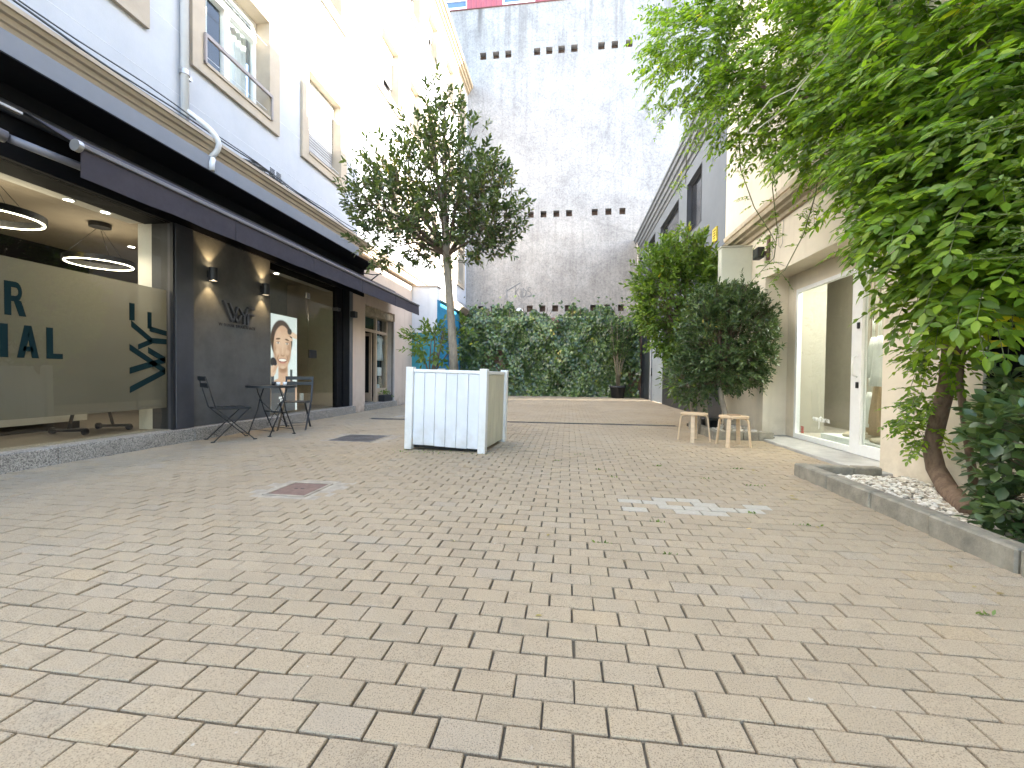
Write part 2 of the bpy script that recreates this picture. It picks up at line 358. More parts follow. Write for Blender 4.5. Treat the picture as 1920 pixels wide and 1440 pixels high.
# ------------------------------------------------------------------ ground and pavement
tag(MB().box(-250, 250, -250, 250, -0.4, -0.06).build('ground', M_concrete), kind='structure')
MANHOLES = [(-2.22, -1.92, 2.90, 3.24), (-3.21, -2.61, 5.36, 5.97), (-3.52, -3.12, 8.75, 9.10)]
def relief(x, y): return 0.0026 * (math.sin(x * 1.9 + 0.6 * y) + math.sin(y * 2.3 - 0.8 * x + 1)) + 0.0018 * math.sin(5.1 * x + 1.3) * math.sin(4.3 * y)
q = MB(); gx = np.linspace(-5.2, 3.35, 72); gy = np.linspace(-7, 20.6, 230)
q.add([(x, y, relief(x, y) - .011) for y in gy for x in gx], [(j * 72 + i, j * 72 + i + 1, (j + 1) * 72 + i + 1, (j + 1) * 72 + i) for j in range(229) for i in range(71)], True)
pav = tag(q.build('pavement', M_joint), kind='structure')
PW, PH, GAP = 0.1725, 0.097, 0.007
PVARS = []
for k in range(6):
    wv, hv = (PW - GAP) / 2, (PH - GAP) / 2; j = lambda a: random.uniform(-a, a)
    rings = [[(-wv, -hv, -0.04), (wv, -hv, -0.04), (wv, hv, -0.04), (-wv, hv, -0.04)]]
    corner = [(-wv + j(.0012), -hv + j(.0012)), (wv + j(.0012), -hv + j(.0012)), (wv + j(.0012), hv + j(.0012)), (-wv + j(.0012), hv + j(.0012))]
    rings.append([(x, y, -0.003) for x, y in corner]); rings.append([(x * 0.975, y * 0.955, 0.0) for x, y in corner])
    m_ = MB().loft(rings, smooth=False); PVARS.append((m_.v, m_.f))
PMESH = []
for v, f in PVARS:
    me = bpy.data.meshes.new('paver'); me.from_pydata(v, [], f); me.materials.append(M_pave); PMESH.append(me)
M_gpave = mat('grey_paver', (.42, .375, .30), .85, .15, 40, bmp=.3, bscale=180)
GMESH = []
for v, f in PVARS[:2]:
    me = bpy.data.meshes.new('paver'); me.from_pydata(v, [], f); me.materials.append(M_gpave); GMESH.append(me)
pv = []
for r_ in range(-70, 195):
    y = 1.27 + PH * (r_ + 0.5)
    if y > 19.4 or y < -5.5: continue
    off = -0.06 + (PW / 2 if r_ % 2 else 0) + random.uniform(-.004, .004)
    for c_ in range(-30, 20):
        x = off + PW * (c_ + 0.5)
        if not -4.95 < x < 3.15: continue
        if x > 2.25 and y < 4.2 or x > 2.25 and 6.6 < y < 7.8: continue
        if any(a - .09 < x < b + .09 and c - .05 < y < d + .05 for a, b, c, d in MANHOLES): continue
        if -4.0 < x < 2.02 and abs(y - 8.26) < 0.075: continue
        if x < -4.85 and y > 9: pass
        pv.append((x, y))
def paver_matrix(x, y):
    rx, ry = random.gauss(0, .006), random.gauss(0, .005)
    return Matrix.Translation((x + random.gauss(0, .0012), y + random.gauss(0, .0012), relief(x, y) + random.gauss(0, .0012))) @ Matrix.Rotation(random.gauss(0, .008), 4, 'Z') @ Matrix.Rotation(rx, 4, 'X') @ Matrix.Rotation(ry, 4, 'Y')
# the 300 pavers that show largest are objects, the rest one mesh
cy, sy_ = math.cos(R(7.5)), math.sin(R(7.5))
def seen(p):
    x, y = p; fx = x * cy + y * sy_; fy = -x * sy_ + y * cy
    return fy > 0.85 and abs(fx) < fy * 1.22 and fy > 0.98
grey = [p for p in pv if math.hypot((p[0] - .88) / .5, (p[1] - 3.08) / .22) < 1 and random.random() < .55]     # a patch of replaced grey pavers
gset = set(grey); near = sorted([p for p in pv if seen(p) and p not in gset], key=lambda p: p[0] ** 2 + p[1] ** 2)[:300 - len(grey)] + grey; nset = set(near)
for p in near:
    o = bpy.data.objects.new('paver', random.choice(GMESH if p in gset else PMESH)); put(o, pav); o.matrix_basis = paver_matrix(*p)
allv = []; allf = []
for p in pv:
    if p in nset: continue
    M_ = paver_matrix(*p); v, f = random.choice(PVARS); b_ = len(allv)
    allv += [tuple(M_ @ Vector(q)) for q in v]; allf += [tuple(b_ + i for i in q) for q in f]
me = bpy.data.meshes.new('pavers_beyond'); me.from_pydata(allv, [], allf); me.materials.append(M_pave)
tag(put(bpy.data.objects.new('pavers_beyond', me), pav), kind='stuff')

def manhole(rect, m, label, ring, slots):
    a, b, c, d = rect; t = thing('manhole_cover', label, 'manhole cover', ((a + b) / 2, (c + d) / 2, 0), 'manhole covers')
    MB().box(a - .19, b + .19, c - .11, d + .11, -.03, -.0035).build('mortar_bed', mat('pale_mortar', (.36, .31, .24), .9, .3, 14, bmp=.5), t)
    MB().box(a - .022, b + .022, c - .022, c, -.03, .003).box(a - .022, b + .022, d, d + .022, -.03, .003).box(a - .022, a, c, d, -.03, .003).box(b, b + .022, c, d, -.03, .003).build('frame', mat('pale_mortar', (.36, .31, .24), .9), t)
    g = .008; MB().box(a + g, b - g, c + g, d - g, -.03, .0025, .002).build('lid', m, t)
    q = MB(); cx, cy_ = (a + b) / 2, (c + d) / 2
    if ring:
        for rr in (.09, .15, .21, .26): q.disc((cx, cy_, 0), rr, rr + .022, .0, .006, 40)
        q.build('raised_ring', m, t)
    if slots: [MB().box(cx + d_ - .014, cx + d_ + .014, cy_ - .006, cy_ + .006, -.01, .0034).build('slot', M_dark, t) for d_ in (-.026, .026)]
manhole(MANHOLES[0], M_rust, 'small rusty brown square manhole cover with two lifting slots', False, True)
manhole(MANHOLES[1], M_iron, 'larger dark square manhole cover beside the white planter', True, True)
manhole(MANHOLES[2], M_iron, 'thin dark manhole cover in front of the clothes shop doorway', False, False)
t = thing('drain_channel', 'long narrow slotted drain channel crossing the brick paving', 'drain', (-1, 8.26, 0))
MB().box(-4.0, 2.0, 8.205, 8.22, -.04, .004).box(-4.0, 2.0, 8.30, 8.315, -.04, .004).build('frame', M_iron, t)
q = MB()
for k in range(170):
    x = -3.98 + k * .035; q.box(x, x + .016, 8.222, 8.298, -.03, .0)
q.build('grate', M_iron, t)

# ------------------------------------------------------------------ left building: white storeys over a dark shop front
LB = thing('white_building', 'long white three storey building with dark shop front and beige window surrounds', 'building', (-5, 6, 0))
COLS = [(-1.6, .05), (.6, 2.25), (2.85, 4.51), (5.09, 6.80), (7.43, 9.03), (10.58, 12.15), (12.6, 13.9), (14.26, 15.72), (16.45, 17.95), (18.55, 19.95)]
ROWS = [(4.95, 6.98), (8.35, 10.36), (11.98, 13.9)]
opens = [(a + .2, b - .24, z0 + .17, z1 - .3) for a, b in COLS for z0, z1 in ROWS]
holed(MB(), LX(-5.0), -7, 20.4, 3.95, 14.5, opens, .35).build('upper_wall', M_white, LB)
# faint horizontal panel joints in the render of the upper storeys
def upper_window(a, b, z0, z1, kind):
    oa, ob, oz0, oz1 = a + .2, b - .24, z0 + .17, z1 - .3
    w_ = holed(MB(), LX(-4.95), a, b, z0, z1, [(oa, ob, oz0, oz1)], .048).build('window', M_beige, LB)
    MB().box(-5.2, -4.953, oa - .004, oa + .006, oz0, oz1).box(-5.2, -4.953, ob - .006, ob + .004, oz0, oz1).box(-5.2, -4.954, oa, ob, oz1 - .006, oz1 + .004).box(-5.2, -4.93, oa, ob, oz0 - .03, oz0 + .012).build('reveal', M_beige, w_)
    ym = (oa + ob) / 2; f = .06; tz = oz1 - .32 if kind == 'casement' else oz1
    fr = MB().box(-5.26, -5.2, oa, oa + f, oz0, oz1).box(-5.26, -5.2, ob - f, ob, oz0, oz1).box(-5.259, -5.201, oa + f, ob - f, oz0 + .012, oz0 + f).box(-5.259, -5.201, oa + f, ob - f, oz1 - f, oz1)
    fr.box(-5.258, -5.18, ym - .05, ym + .05, oz0 + f, tz - (.03 if kind == 'casement' else f))
    if kind == 'casement': fr.box(-5.258, -5.15, oa + f, ob - f, tz - .04, tz + .05)
    fr.build('frame', M_whitepaint, w_)
    MB().box(-5.24, -5.225, oa + f, ob - f, oz0 + f, oz1 - f).build('pane', M_glass if kind == 'casement' else M_darkglass, w_)
    if kind == 'casement':
        q = MB(); n = 26
        for sd, y0, y1 in ((0, oa + .05, oa + .45), (1, ob - .55, ob - .05)):
            ring = []
            for k in range(n + 1):
                u = k / n; ring.append((-5.33 + .018 * math.sin(u * 30), y0 + (y1 - y0) * u))
            q.add([(x, y, oz0) for x, y in ring] + [(x, y, oz1) for x, y in ring], [(k, k + 1, n + k + 2, n + k + 1) for k in range(n)], True)
        q.build('curtain', mat('curtain_cloth', (.5, .5, .5), .9), w_, fix=False)
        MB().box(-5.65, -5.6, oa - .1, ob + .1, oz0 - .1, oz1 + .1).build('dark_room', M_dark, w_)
        q = MB().bar((-4.93, oa - .03, oz0 + .36), (-4.93, ob + .03, oz0 + .36), .035, .05).bar((-4.93, oa - .02, oz0 - .02), (-4.93, oa - .02, oz0 + .37), .03).bar((-4.93, ob + .02, oz0 - .02), (-4.93, ob + .02, oz0 + .37), .03).bar((-4.99, oa - .02, oz0 - .01), (-4.92, oa - .02, oz0 - .01), .03).bar((-4.99, ob + .02, oz0 - .01), (-4.92, ob + .02, oz0 - .01), .03)
        q.build('guard_rail', mat('rail_grey', (.28, .24, .22), .5), w_)
        pass
    else:
        drop = {'shut': .06, 'half': .5, 'open': .85}[kind]
        bot = oz0 + (oz1 - oz0 - .3) * drop
        MB().box(-5.19, -5.12, oa + .01, ob - .01, oz1 - .26, oz1 - .008, .008).build('shutter_box', M_whitepaint, w_)
        q = MB(); z = oz1 - .27; prof = []
        while z > bot:
            prof += [(-5.168, z), (-5.152, z - .012), (-5.152, z - .04), (-5.168, z - .05)]; z -= .054
        if len(prof) > 2:
            nn = len(prof)
            q.add([(x, oa + .02, zz) for x, zz in prof] + [(x, ob - .02, zz) for x, zz in prof], [(k, k + 1, nn + k + 1, nn + k) for k in range(nn - 1)])
            q.add([(-5.172, oa + .02, oz1 - .27), (-5.172, ob - .02, oz1 - .27), (-5.172, ob - .02, z), (-5.172, oa + .02, z)], [(0, 1, 2, 3)])
            q.build('roller_shutter', mat('shutter_white', (.36, .36, .36), .5, .08), w_, fix=False)
kinds = {(0, 3): 'casement', (0, 4): 'shut', (1, 5): 'half', (0, 2): 'open', (1, 4): 'half'}
for ci, (a, b) in enumerate(COLS):
    for ri, (z0, z1) in enumerate(ROWS):
        upper_window(a, b, z0, z1, kinds.get((ri, ci), 'open' if ri == 2 else random.choice(['half', 'shut', 'open'])))
def run(prof, y0, y1): return MB().prism(prof, lambda p: (p[0], y0, p[1]), lambda p: (p[0], y1, p[1]))
run([(-5.1, 3.78), (-4.86, 3.78), (-4.86, 3.81), (-4.83, 3.82), (-4.81, 3.86), (-4.79, 3.87), (-4.77, 3.91), (-4.74, 3.92), (-4.72, 3.955), (-4.70, 3.96), (-4.70, 4.0), (-5.1, 4.04)], -7, 20.39).build('cornice', M_beige, LB)
run([(-5.1, 14.38), (-4.985, 14.38), (-4.965, 14.46), (-4.90, 14.48), (-4.885, 14.58), (-4.82, 14.60), (-4.80, 14.70), (-4.73, 14.72), (-4.715, 14.86), (-5.1, 14.9)], -7, 20.39).build('roof_cornice', mat('roof_cornice_beige', (.36, .29, .20), .75, .1, 2, bmp=.1), LB)
MB().box(-14, -5.36, -7, 20.38, 14.3, 14.6).build('roof', M_concrete, LB)
# cables and gutter flashing along the top of the cornice
MB().box(-4.98, -4.80, -7, 19.5, 4.045, 4.052).build('flashing', M_alu, LB)
# fascia + black soffit over the shop
run([(-5.02, 3.5), (-4.76, 3.56), (-4.75, 3.56), (-4.75, 3.775), (-5.02, 3.775)], -7, 9.2).build('fascia', M_fascia, LB)
run([(-5.04, 3.0), (-4.99, 3.0), (-4.99, 3.49), (-4.77, 3.545), (-4.77, 3.53), (-4.60, 3.50), (-4.60, 3.485), (-4.97, 3.44), (-4.97, 2.79), (-5.04, 2.79)], -7, 9.9).build('soffit', M_soffit, LB)
MB().box(-5.4, -5.045, -7, 9.32, 2.79, 3.9).build('lintel', M_soffit, LB)
# plinth of speckled granite blocks
for k, (a, b) in enumerate([(-7, -.4), (-.4, 1.7), (1.7, 3.5), (3.5, 5.02), (5.02, 6.6), (6.6, 8.1), (8.1, 9.32)]):
    o = MB().box(-5.3, -4.87, a + .003, b - .003, -.05, .165 + (.04 if a > 6 else 0) * 0, .006).build('plinth_block', M_granite, LB)
# column, accent wall, black door strip
MB().box(-5.3, -4.95, 4.83, 5.09, .17, 2.79, .004).build('column', M_anth, LB)
MB().box(-5.25, -5.0, 5.095, 6.62, .17, 2.788).build('accent_wall', M_accent, LB)
MB().box(-5.0, -4.96, 4.80, 4.828, .17, 2.788).build('glazing_bead', M_black, LB)
# big frosted shop window
for a, b in ((-2.6, -.1), (-.08, 2.35), (2.37, 4.81)):
    g = MB().box(-5.06, -5.045, a, b, .17, 2.79).build('shop_window', M_shopglass, LB)
    MB().box(-5.066, -5.062, a + .005, b - .005, .45, 1.935).build('frosted_film', M_film, g)
gw = g
def letters(polys, y0, z0, sy, sz, parent, name='letter', X=-5.0435, th=.004, m=M_teal):
    for strokes in polys:
        q = MB()
        for st in strokes: q.prism(st, lambda p: (X, y0 + p[0] * sy, z0 + p[1] * sz), lambda p: (X - th * .9, y0 + p[0] * sy, z0 + p[1] * sz))
        q.build(name, m, parent)
arc = lambda cx, cy_, r0, r1, a0, a1, n=8: [(cx + r1 * math.cos(R(a0 + (a1 - a0) * k / n)), cy_ + r1 * math.sin(R(a0 + (a1 - a0) * k / n))) for k in range(n + 1)] + [(cx + r0 * math.cos(R(a1 + (a0 - a1) * k / n)), cy_ + r0 * math.sin(R(a1 + (a0 - a1) * k / n))) for k in range(n + 1)]
Rl = [[(0, 0), (.32, 0), (.32, 1), (0, 1)], [(.322, .83), (.55, .83), (.55, 1), (.322, 1)], [(.322, .42), (.55, .42), (.55, .58), (.322, .58)], arc(.55, .71, .12, .29, -90, 90), [(.45, .42), (.70, 0), (1.04, 0), (.80, .45), (.7, .46)]]
Il = [[(0, 0), (.31, 0), (.31, 1), (0, 1)]]
Al = [[(0, 0), (.32, 0), (.66, 1), (.34, 1)], [(.68, 0), (1, 0), (.66, 1.0), (.48, .72)], [(.25, .2), (.75, .2), (.7, .36), (.3, .36)]]
Ll = [[(0, 0), (.36, 0), (.36, 1), (0, 1)], [(.361, 0), (.9, 0), (.9, .17), (.361, .17)]]
letters([Rl], 3.225, 1.405, .15, .31, gw)
letters([Il], 3.185, 1.02, .2, .305, gw); letters([Al], 3.31, 1.02, .165, .305, gw); letters([Ll], 3.535, 1.02, .15, .305, gw)
# the vertical brand mark on the film, running upwards: W, Y, F drawn on their side
def bars(segs, wd): 
    out = []
    for (ax, ay), (bx, by) in segs:
        out.append([(ax, ay - wd / 2), (bx, by - wd / 2), (bx, by + wd / 2), (ax, ay + wd / 2)] if abs(bx - ax) > .02 else [(ax - wd / 2, ay), (bx + wd / 2, ay), (bx + wd / 2, by), (ax - wd / 2, by)])
    return out
lg = lambda segs, wd: letters([[pp for pp in bars(segs, wd)]], 4.33, .645, 1, .743, gw, 'logo_letter')
lg([((.0, .06), (.44, .36))], .10); lg([((.44, .36), (.0, .73))], .10); lg([((.0, .36), (.44, .55))], .10); lg([((.44, .55), (.22, .70))], .10)
lg([((.02, 1.10), (.26, .86))], .10); lg([((.26, .86), (.46, .86))], .09); lg([((.1, .74), (.27, .85))], .085)
lg([((.03, 1.15), (.03, 1.42))], .06); lg([((.24, 1.05), (.24, 1.32))], .05); lg([((.24, 1.05), (.46, 1.0))], .085)
# glazed entrance: fixed pane with poster, hinged door, black side post
for a, b in ((6.635, 7.755), (7.765, 8.71)):
    g = MB().box(-5.06, -5.045, a, b, .18, 2.79).build('entrance_pane', M_shopglass, LB)
MB().box(-5.075, -5.03, 7.80, 8.02, 1.21, 1.37, .004).build('handle_plate', M_black, g)
MB().box(-5.075, -5.03, 7.70, 7.80, 2.36, 2.47, .004).box(-5.075, -5.03, 7.70, 7.80, .19, .36, .004).build('hinge', M_alu, g)
MB().box(-5.1, -5.0, 8.72, 8.93, .17, 2.788).box(-5.1, -4.965, 8.93, 9.31, .17, 2.788).build('black_side_post', M_soffit, LB)
MB().box(-5.12, -4.955, 9.19, 9.325, .0, 2.787).build('grey_post', mat('post_grey', (.11, .11, .115), .55), LB)
MB().box(-5.05, -4.93, 8.62, 8.75, 2.27, 2.33).build('door_closer', M_black, LB)
# ground floor of the clothes shop: beige piers, doorway, granite step
holed(MB(), LX(-5.0), 9.33, 15.0, -.05, 3.79, [(10.02, 11.84, -.2, 2.64)], .4).build('beige_wall', M_pink, LB)
holed(MB(), LX(-5.003), 14.99, 20.4, -.05, 3.8, [], .35).build('blue_wall', M_blue, LB)
for y0, z0, y1, z1 in ((16.0, 2.2, 16.9, 2.9), (17.3, .1, 18.5, 2.6), (15.3, .8, 15.9, 1.7)):
    MB().box(-5.02, -4.985, y0, y1, z0, z1, .006).build('panel', mat('dark_blue_panel', (.01, .10, .2), .5, .3, 3), LB)
MB().box(-5.45, -4.93, 9.99, 11.87, -.05, .15, .008).build('door_step', M_granite, LB)
# projecting fin, white above and teal below
MB().box(-5.0, -4.17, 13.2, 13.5, 2.25, 3.71).build('fin', render_mat('fin_white', (.70, .71, .73), (.4, .4, .4), .3), LB)
MB().box(-5.0, -4.18, 13.21, 13.5, -.05, 2.249).build('fin_base', M_tealpaint, LB)
MB().box(-5.0, -4.13, 13.16, 13.54, 3.711, 3.74).build('fin_coping', mat('coping_tile', (.45, .38, .32), .8), LB)
MB().box(-4.168, -4.15, 13.2, 13.5, 0, 3.3).build('fin_blue_face', M_blue, LB)
# vents in the upper wall
for y in (6.62, 6.78):
    q = MB()
    for k in range(6): q.box(-5.0, -4.99, y, y + .11, 4.2 + k * .028, 4.215 + k * .028)
    q.build('vent', M_fascia, LB)
for y in (6.95, 7.1): MB().box(-5.0, -4.99, y, y + .1, 7.35, 7.55).build('vent', mat('vent_grey', (.55, .56, .58), .6), LB)
for zz in (4.45, 5.25, 6.3, 7.35, 8.1): 
    q = MB(); q.box(-5.002, -4.9985, -7, 19.5, zz, zz + .008); q.build('render_joint', mat('joint_grey', (.58, .6, .62), .9), LB)  # plain grey strips for the joints
# clothes shop doorway: roller housing, wooden frame with transom, open door leaf, side reveal
MB().box(-5.35, -5.05, 10.03, 11.83, 2.42, 2.638, .02).build('roller_housing', mat('worn_roller', (.36, .30, .2), .8, .5, 9, bmp=.4), LB)
M_wood = mat('beige_wood_frame', (.45, .36, .27), .6, .15, 4)
sh = MB().box(-5.26, -5.19, 10.03, 10.09, .15, 2.42).box(-5.26, -5.19, 11.02, 11.09, .15, 2.42).box(-5.26, -5.19, 11.70, 11.77, .15, 2.42).box(-5.259, -5.191, 10.09, 11.02, 2.02, 2.09).box(-5.259, -5.191, 11.09, 11.70, 2.02, 2.09).box(-5.259, -5.191, 11.09, 11.70, .45, .52).box(-5.259, -5.191, 11.09, 11.70, .152, .2).build('shop_frame', M_wood, LB)
MB().box(-5.23, -5.22, 11.09, 11.70, .52, 2.02).build('pane', M_glass, sh); MB().box(-5.23, -5.22, 10.09, 11.02, 2.09, 2.42).build('pane', M_glass, sh); MB().box(-5.23, -5.22, 11.09, 11.70, 2.09, 2.42).build('pane', M_glass, sh)
MB().box(-5.23, -5.21, 11.09, 11.70, .2, .45).build('kick_panel', M_wood, sh)
dl = MB().box(-5.75, -5.27, 10.92, 10.96, .17, .4).box(-5.75, -5.27, 10.92, 10.96, 1.93, 2.01).box(-5.75, -5.68, 10.92, 10.96, .401, 1.929).box(-5.34, -5.27, 10.92, 10.96, .401, 1.929).build('door_leaf', M_wood, LB)
MB().box(-5.68, -5.34, 10.935, 10.945, .401, 1.929).build('pane', M_darkglass, dl)
MB().box(-5.26, -5.0, 11.775, 11.84, .15, 2.42).build('side_reveal', mat('grey_marble', (.42, .39, .38), .4, .15, 3), LB)
MB().box(-5.06, -5.04, 11.765, 11.774, .15, 2.42).build('shutter_rail', M_black, LB)
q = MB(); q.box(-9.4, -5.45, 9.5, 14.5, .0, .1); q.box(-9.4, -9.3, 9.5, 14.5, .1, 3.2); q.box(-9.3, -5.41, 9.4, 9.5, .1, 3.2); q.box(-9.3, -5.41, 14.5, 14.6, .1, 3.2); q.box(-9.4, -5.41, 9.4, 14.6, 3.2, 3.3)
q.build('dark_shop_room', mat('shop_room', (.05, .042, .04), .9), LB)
# shop interior
MB().box(-10, -5.3, -3, 9.3, .1, .16).build('shop_floor', M_floor_in, LB)
MB().box(-10.1, -10, -3, 9.3, .1, 3.2).box(-10, -5.07, -3.1, -3, .1, 3.2).box(-10, -5.10, 9.3, 9.39, .1, 3.2).build('shop_wall', mat('shop_inner_wall', (.42, .36, .28), .85, .1, 2), LB)
MB().box(-10, -5.6, -3, 9.29, 2.96, 3.05).build('shop_ceiling', M_brownceil, LB)
MB().box(-5.6, -5.07, -3, 4.82, 2.80, 3.05).box(-5.6, -5.07, 6.63, 9.29, 2.80, 3.05).build('shop_bulkhead', mat('soffit_grey', (.55, .53, .49), .8, .05), LB)
MB().box(-5.50, -5.07, 4.835, 5.09, .16, 2.80).build('inner_pillar', M_whitewall, LB)
MB().box(-5.6, -5.26, 5.09, 6.63, .16, 3.05).build('inner_wall', M_whitewall, LB)
MB().box(-8.6, -8.5, 1.0, 6.6, 2.3, 2.96).build('dark_beam', M_soffit, LB)
MB().box(-6.4, -6.3, 6.63, 8.9, .16, 2.96).build('partition', mat('partition_olive', (.34, .32, .25), .85), LB)
def lamp(name, label, cat, loc, typ, energy, col=(1, .85, .65), group=None, size=.1, rot=None, spot=None):
    t = thing(name, label, cat, loc, group); l = bpy.data.lights.new(name + '_light', typ); l.energy = energy; l.color = col
    if typ != 'AREA': l.shadow_soft_size = size
    else: l.size = size
    if spot: l.spot_size = R(spot[0]); l.spot_blend = spot[1]
    return t, l
M_glow = mat('warm_led', (.9, .85, .7), .5, 0, emit=((1, .87, .62), 3.2)); M_glowc = mat('cool_led', (.9, .9, .9), .5, 0, emit=((1, .96, .88), 6))
def ring_lamp(c, r, label):
    t, l = lamp('ring_lamp', label, 'ceiling lamp', c, 'POINT', 3.5, group='ring lamps in the shop', size=.25)
    lo = bpy.data.objects.new('bulb', l); put(lo, t); lo.location = Vector(c) + Vector((0, 0, -.12))
    MB().disc(c, r - .05, r, .0, .07, 48).build('ring', M_black, t)
    MB().disc(c, r - .032, r - .018, -.008, -.001, 48).build('led_strip', M_glow, t)
    q = MB()
    for a in (0, 120, 240): q.tube([(c[0] + (r - .025) * math.cos(R(a)), c[1] + (r - .025) * math.sin(R(a)), c[2] + .07), (c[0], c[1], 2.955)], .003, 5)
    q.build('wire', M_black, t)
ring_lamp((-6.0, 3.72, 2.50), .42, 'glowing ring lamp hanging nearest the window edge, cut by the picture side')
ring_lamp((-6.6, 5.26, 2.42), .38, 'glowing ring lamp hanging above the frosted window lettering')
for (x, y, z), lb in (((-5.5, 4.07, 2.8), 'recessed ceiling spot in the bulkhead nearer the shop corner'), ((-5.48, 4.43, 2.8), 'recessed ceiling spot in the bulkhead beside the white pillar'), ((-5.51, 7.47, 2.8), 'recessed ceiling spot behind the glazed entrance'), ((-7.14, 4.96, 2.96), 'tiny recessed spot deep in the brown ceiling left of the round speaker'), ((-7.14, 6.17, 2.96), 'tiny recessed spot deep in the brown ceiling beside the pillar')):
    t, l = lamp('ceiling_spot', lb, 'ceiling light', (x, y, z), 'SPOT', 6, size=.05, spot=(100, .6), group='recessed ceiling spots')
    lo = bpy.data.objects.new('bulb', l); put(lo, t); lo.location = (x, y, z - .03)
    MB().disc((x, y, z), .042, .055, -.012, -.001, 20).build('trim', M_whitepaint, t); MB().disc((x, y, z), 0, .042, -.008, -.001, 20).build('lens', M_glowc, t)
tag(MB().disc((-6.48, 5.17, 2.9), 0, .12, 0, .058, 24).build('ceiling_speaker', M_black), 'round black speaker under the brown shop ceiling', 'speaker')
t = thing('reception_desk', 'pale reception desk behind the frosted shop window', 'desk', (-6.5, 3.8, .16))
M_desk = mat('desk_white', (.6, .58, .53), .6); MB().box(-7.0, -6.3, 2.6, 4.85, .26, 1.0).build('body', M_desk, t); MB().box(-7.05, -6.25, 2.58, 4.5, 1.001, 1.04, .005).build('top', M_desk, t)
MB().box(-6.95, -6.35, 2.65, 4.8, .16, .259).build('base', M_dark, t)
t = thing('treatment_couch', 'dark wheeled treatment couch frame behind the frosted window', 'couch', (-5.8, 4.6, .16))
q = MB()
for y in (4.25, 4.75):
    q.tube([(-6.0, y, .2), (-5.55, y, .22)], .02, 6); q.tube([(-5.78, y, .2), (-5.78, 4.5 + (y - 4.5) * .4, .8)], .018, 6)
    for x in (-6.0, -5.55): q.disc((x, y, .2), 0, .04, -.015, .015, 12, 'y')
q.build('wheeled_frame', M_black, t); MB().box(-6.05, -5.5, 4.15, 4.8, .8, .9, .03).build('padded_top', mat('couch_pad', (.4, .36, .3), .7), t)

# ------------------------------------------------------------------ back building and its blind wall
BK = 20.4; KX = BK / 19.2
hx = [-4.0, -3.41, -2.85, -1.56, -1.02, -.48, .08, 1.25, 1.82, 2.43]; hx2 = [-4.0, -3.41, -2.85, -1.76, -1.19, -.62, -.06, 1.06, 1.65, 2.25]
zr = lambda z: .9 + (z - .9) * KX
holes = [(x * KX - .15, x * KX + .15, zr(15.32) - .17, zr(15.32) + .17) for x in hx] + [(x * KX - .14, x * KX + .14, zr(8.13) - .15, zr(8.13) + .15) for x in hx2] + [(x * KX - .14, x * KX + .14, zr(3.93) - .15, zr(3.93) + .15) for x in hx2]
BB = thing('back_building', 'tall blind rendered wall with rows of square holes and red cladding on top', 'building', (0, 20.6, 0))
ZT = zr(17.45)
holed(MB(), BY(BK), -12, 7, -.1, ZT, holes, .28).build('wall', M_back, BB)
MB().box(-12, 7, BK + .29, BK + .6, -.1, ZT - .01).build('inner_wall', mat('hole_back', (.13, .085, .065), .95, .4, 6, bmp=.5), BB)
x = -8.0
wins = [(-7.4, -5.02), (-3.32, -1.78), (2.2, 3.8)]
while x < 7:
    xe = x + .245
    if not any(a - .05 < x + .12 < b + .05 for a, b in wins):
        MB().prism([(x, BK - .02), (x, BK - .055), (x + .045, BK - .055), (x + .06, BK - .02), (xe - .002, BK - .02), (xe - .002, BK + .05), (x, BK + .05)], lambda p: (p[0], p[1], ZT + .03), lambda p: (p[0], p[1], ZT + 3.2)).build('cladding_panel', M_red, BB)
    x += .245
MB().box(-8, 7, BK + .06, BK + .3, ZT, ZT + 3.2).build('upper_wall', M_red, BB)
MB().box(-12, 7, BK - .05, BK + .3, ZT - .0, ZT + .028).build('coping', mat('coping_red', (.2, .06, .06), .6), BB)
for a, b in wins:
    f = MB().box(a, b, BK - .05, BK + .04, ZT + .035, ZT + .13).box(a, b, BK - .05, BK + .04, ZT + .42, ZT + .5).box(a, b, BK - .05, BK + .04, ZT + .8, ZT + .9).box(a, a + .08, BK - .048, BK + .04, ZT + .131, ZT + .419).box(b - .08, b, BK - .048, BK + .04, ZT + .131, ZT + .419).box(a, a + .08, BK - .048, BK + .04, ZT + .501, ZT + .8).box(b - .08, b, BK - .048, BK + .04, ZT + .501, ZT + .8).build('window', M_whitepaint, BB)
    MB().box(a + .08, b - .08, BK, BK + .02, ZT + .131, ZT + .419).build('pane', mat('sky_pane', (.10, .16, .28), .05, .1, spec=.8), f); MB().box(a + .08, b - .08, BK, BK + .02, ZT + .501, ZT + .8).build('pane', M_darkglass, f)
BW = thing('brick_wall', 'low old brick wall under the ivy in front of the blind wall', 'wall', (-1, 19.5, 0))
MB().box(-5.0, 3.2, 19.45, 20.38, -.05, 3.55, .01).build('masonry', M_brick, BW)
o = MB().disc((-2.3, 19.9, 3.92), 0, .16, -.05, .05, 20, 'y').tube([(-2.3, 19.95, 3.92), (-2.3, 20.4, 3.92)], .03, 6).build('wall_lamp', M_whitepaint)
tag(o, 'small round white lamp on the wall above the ivy', 'lamp')
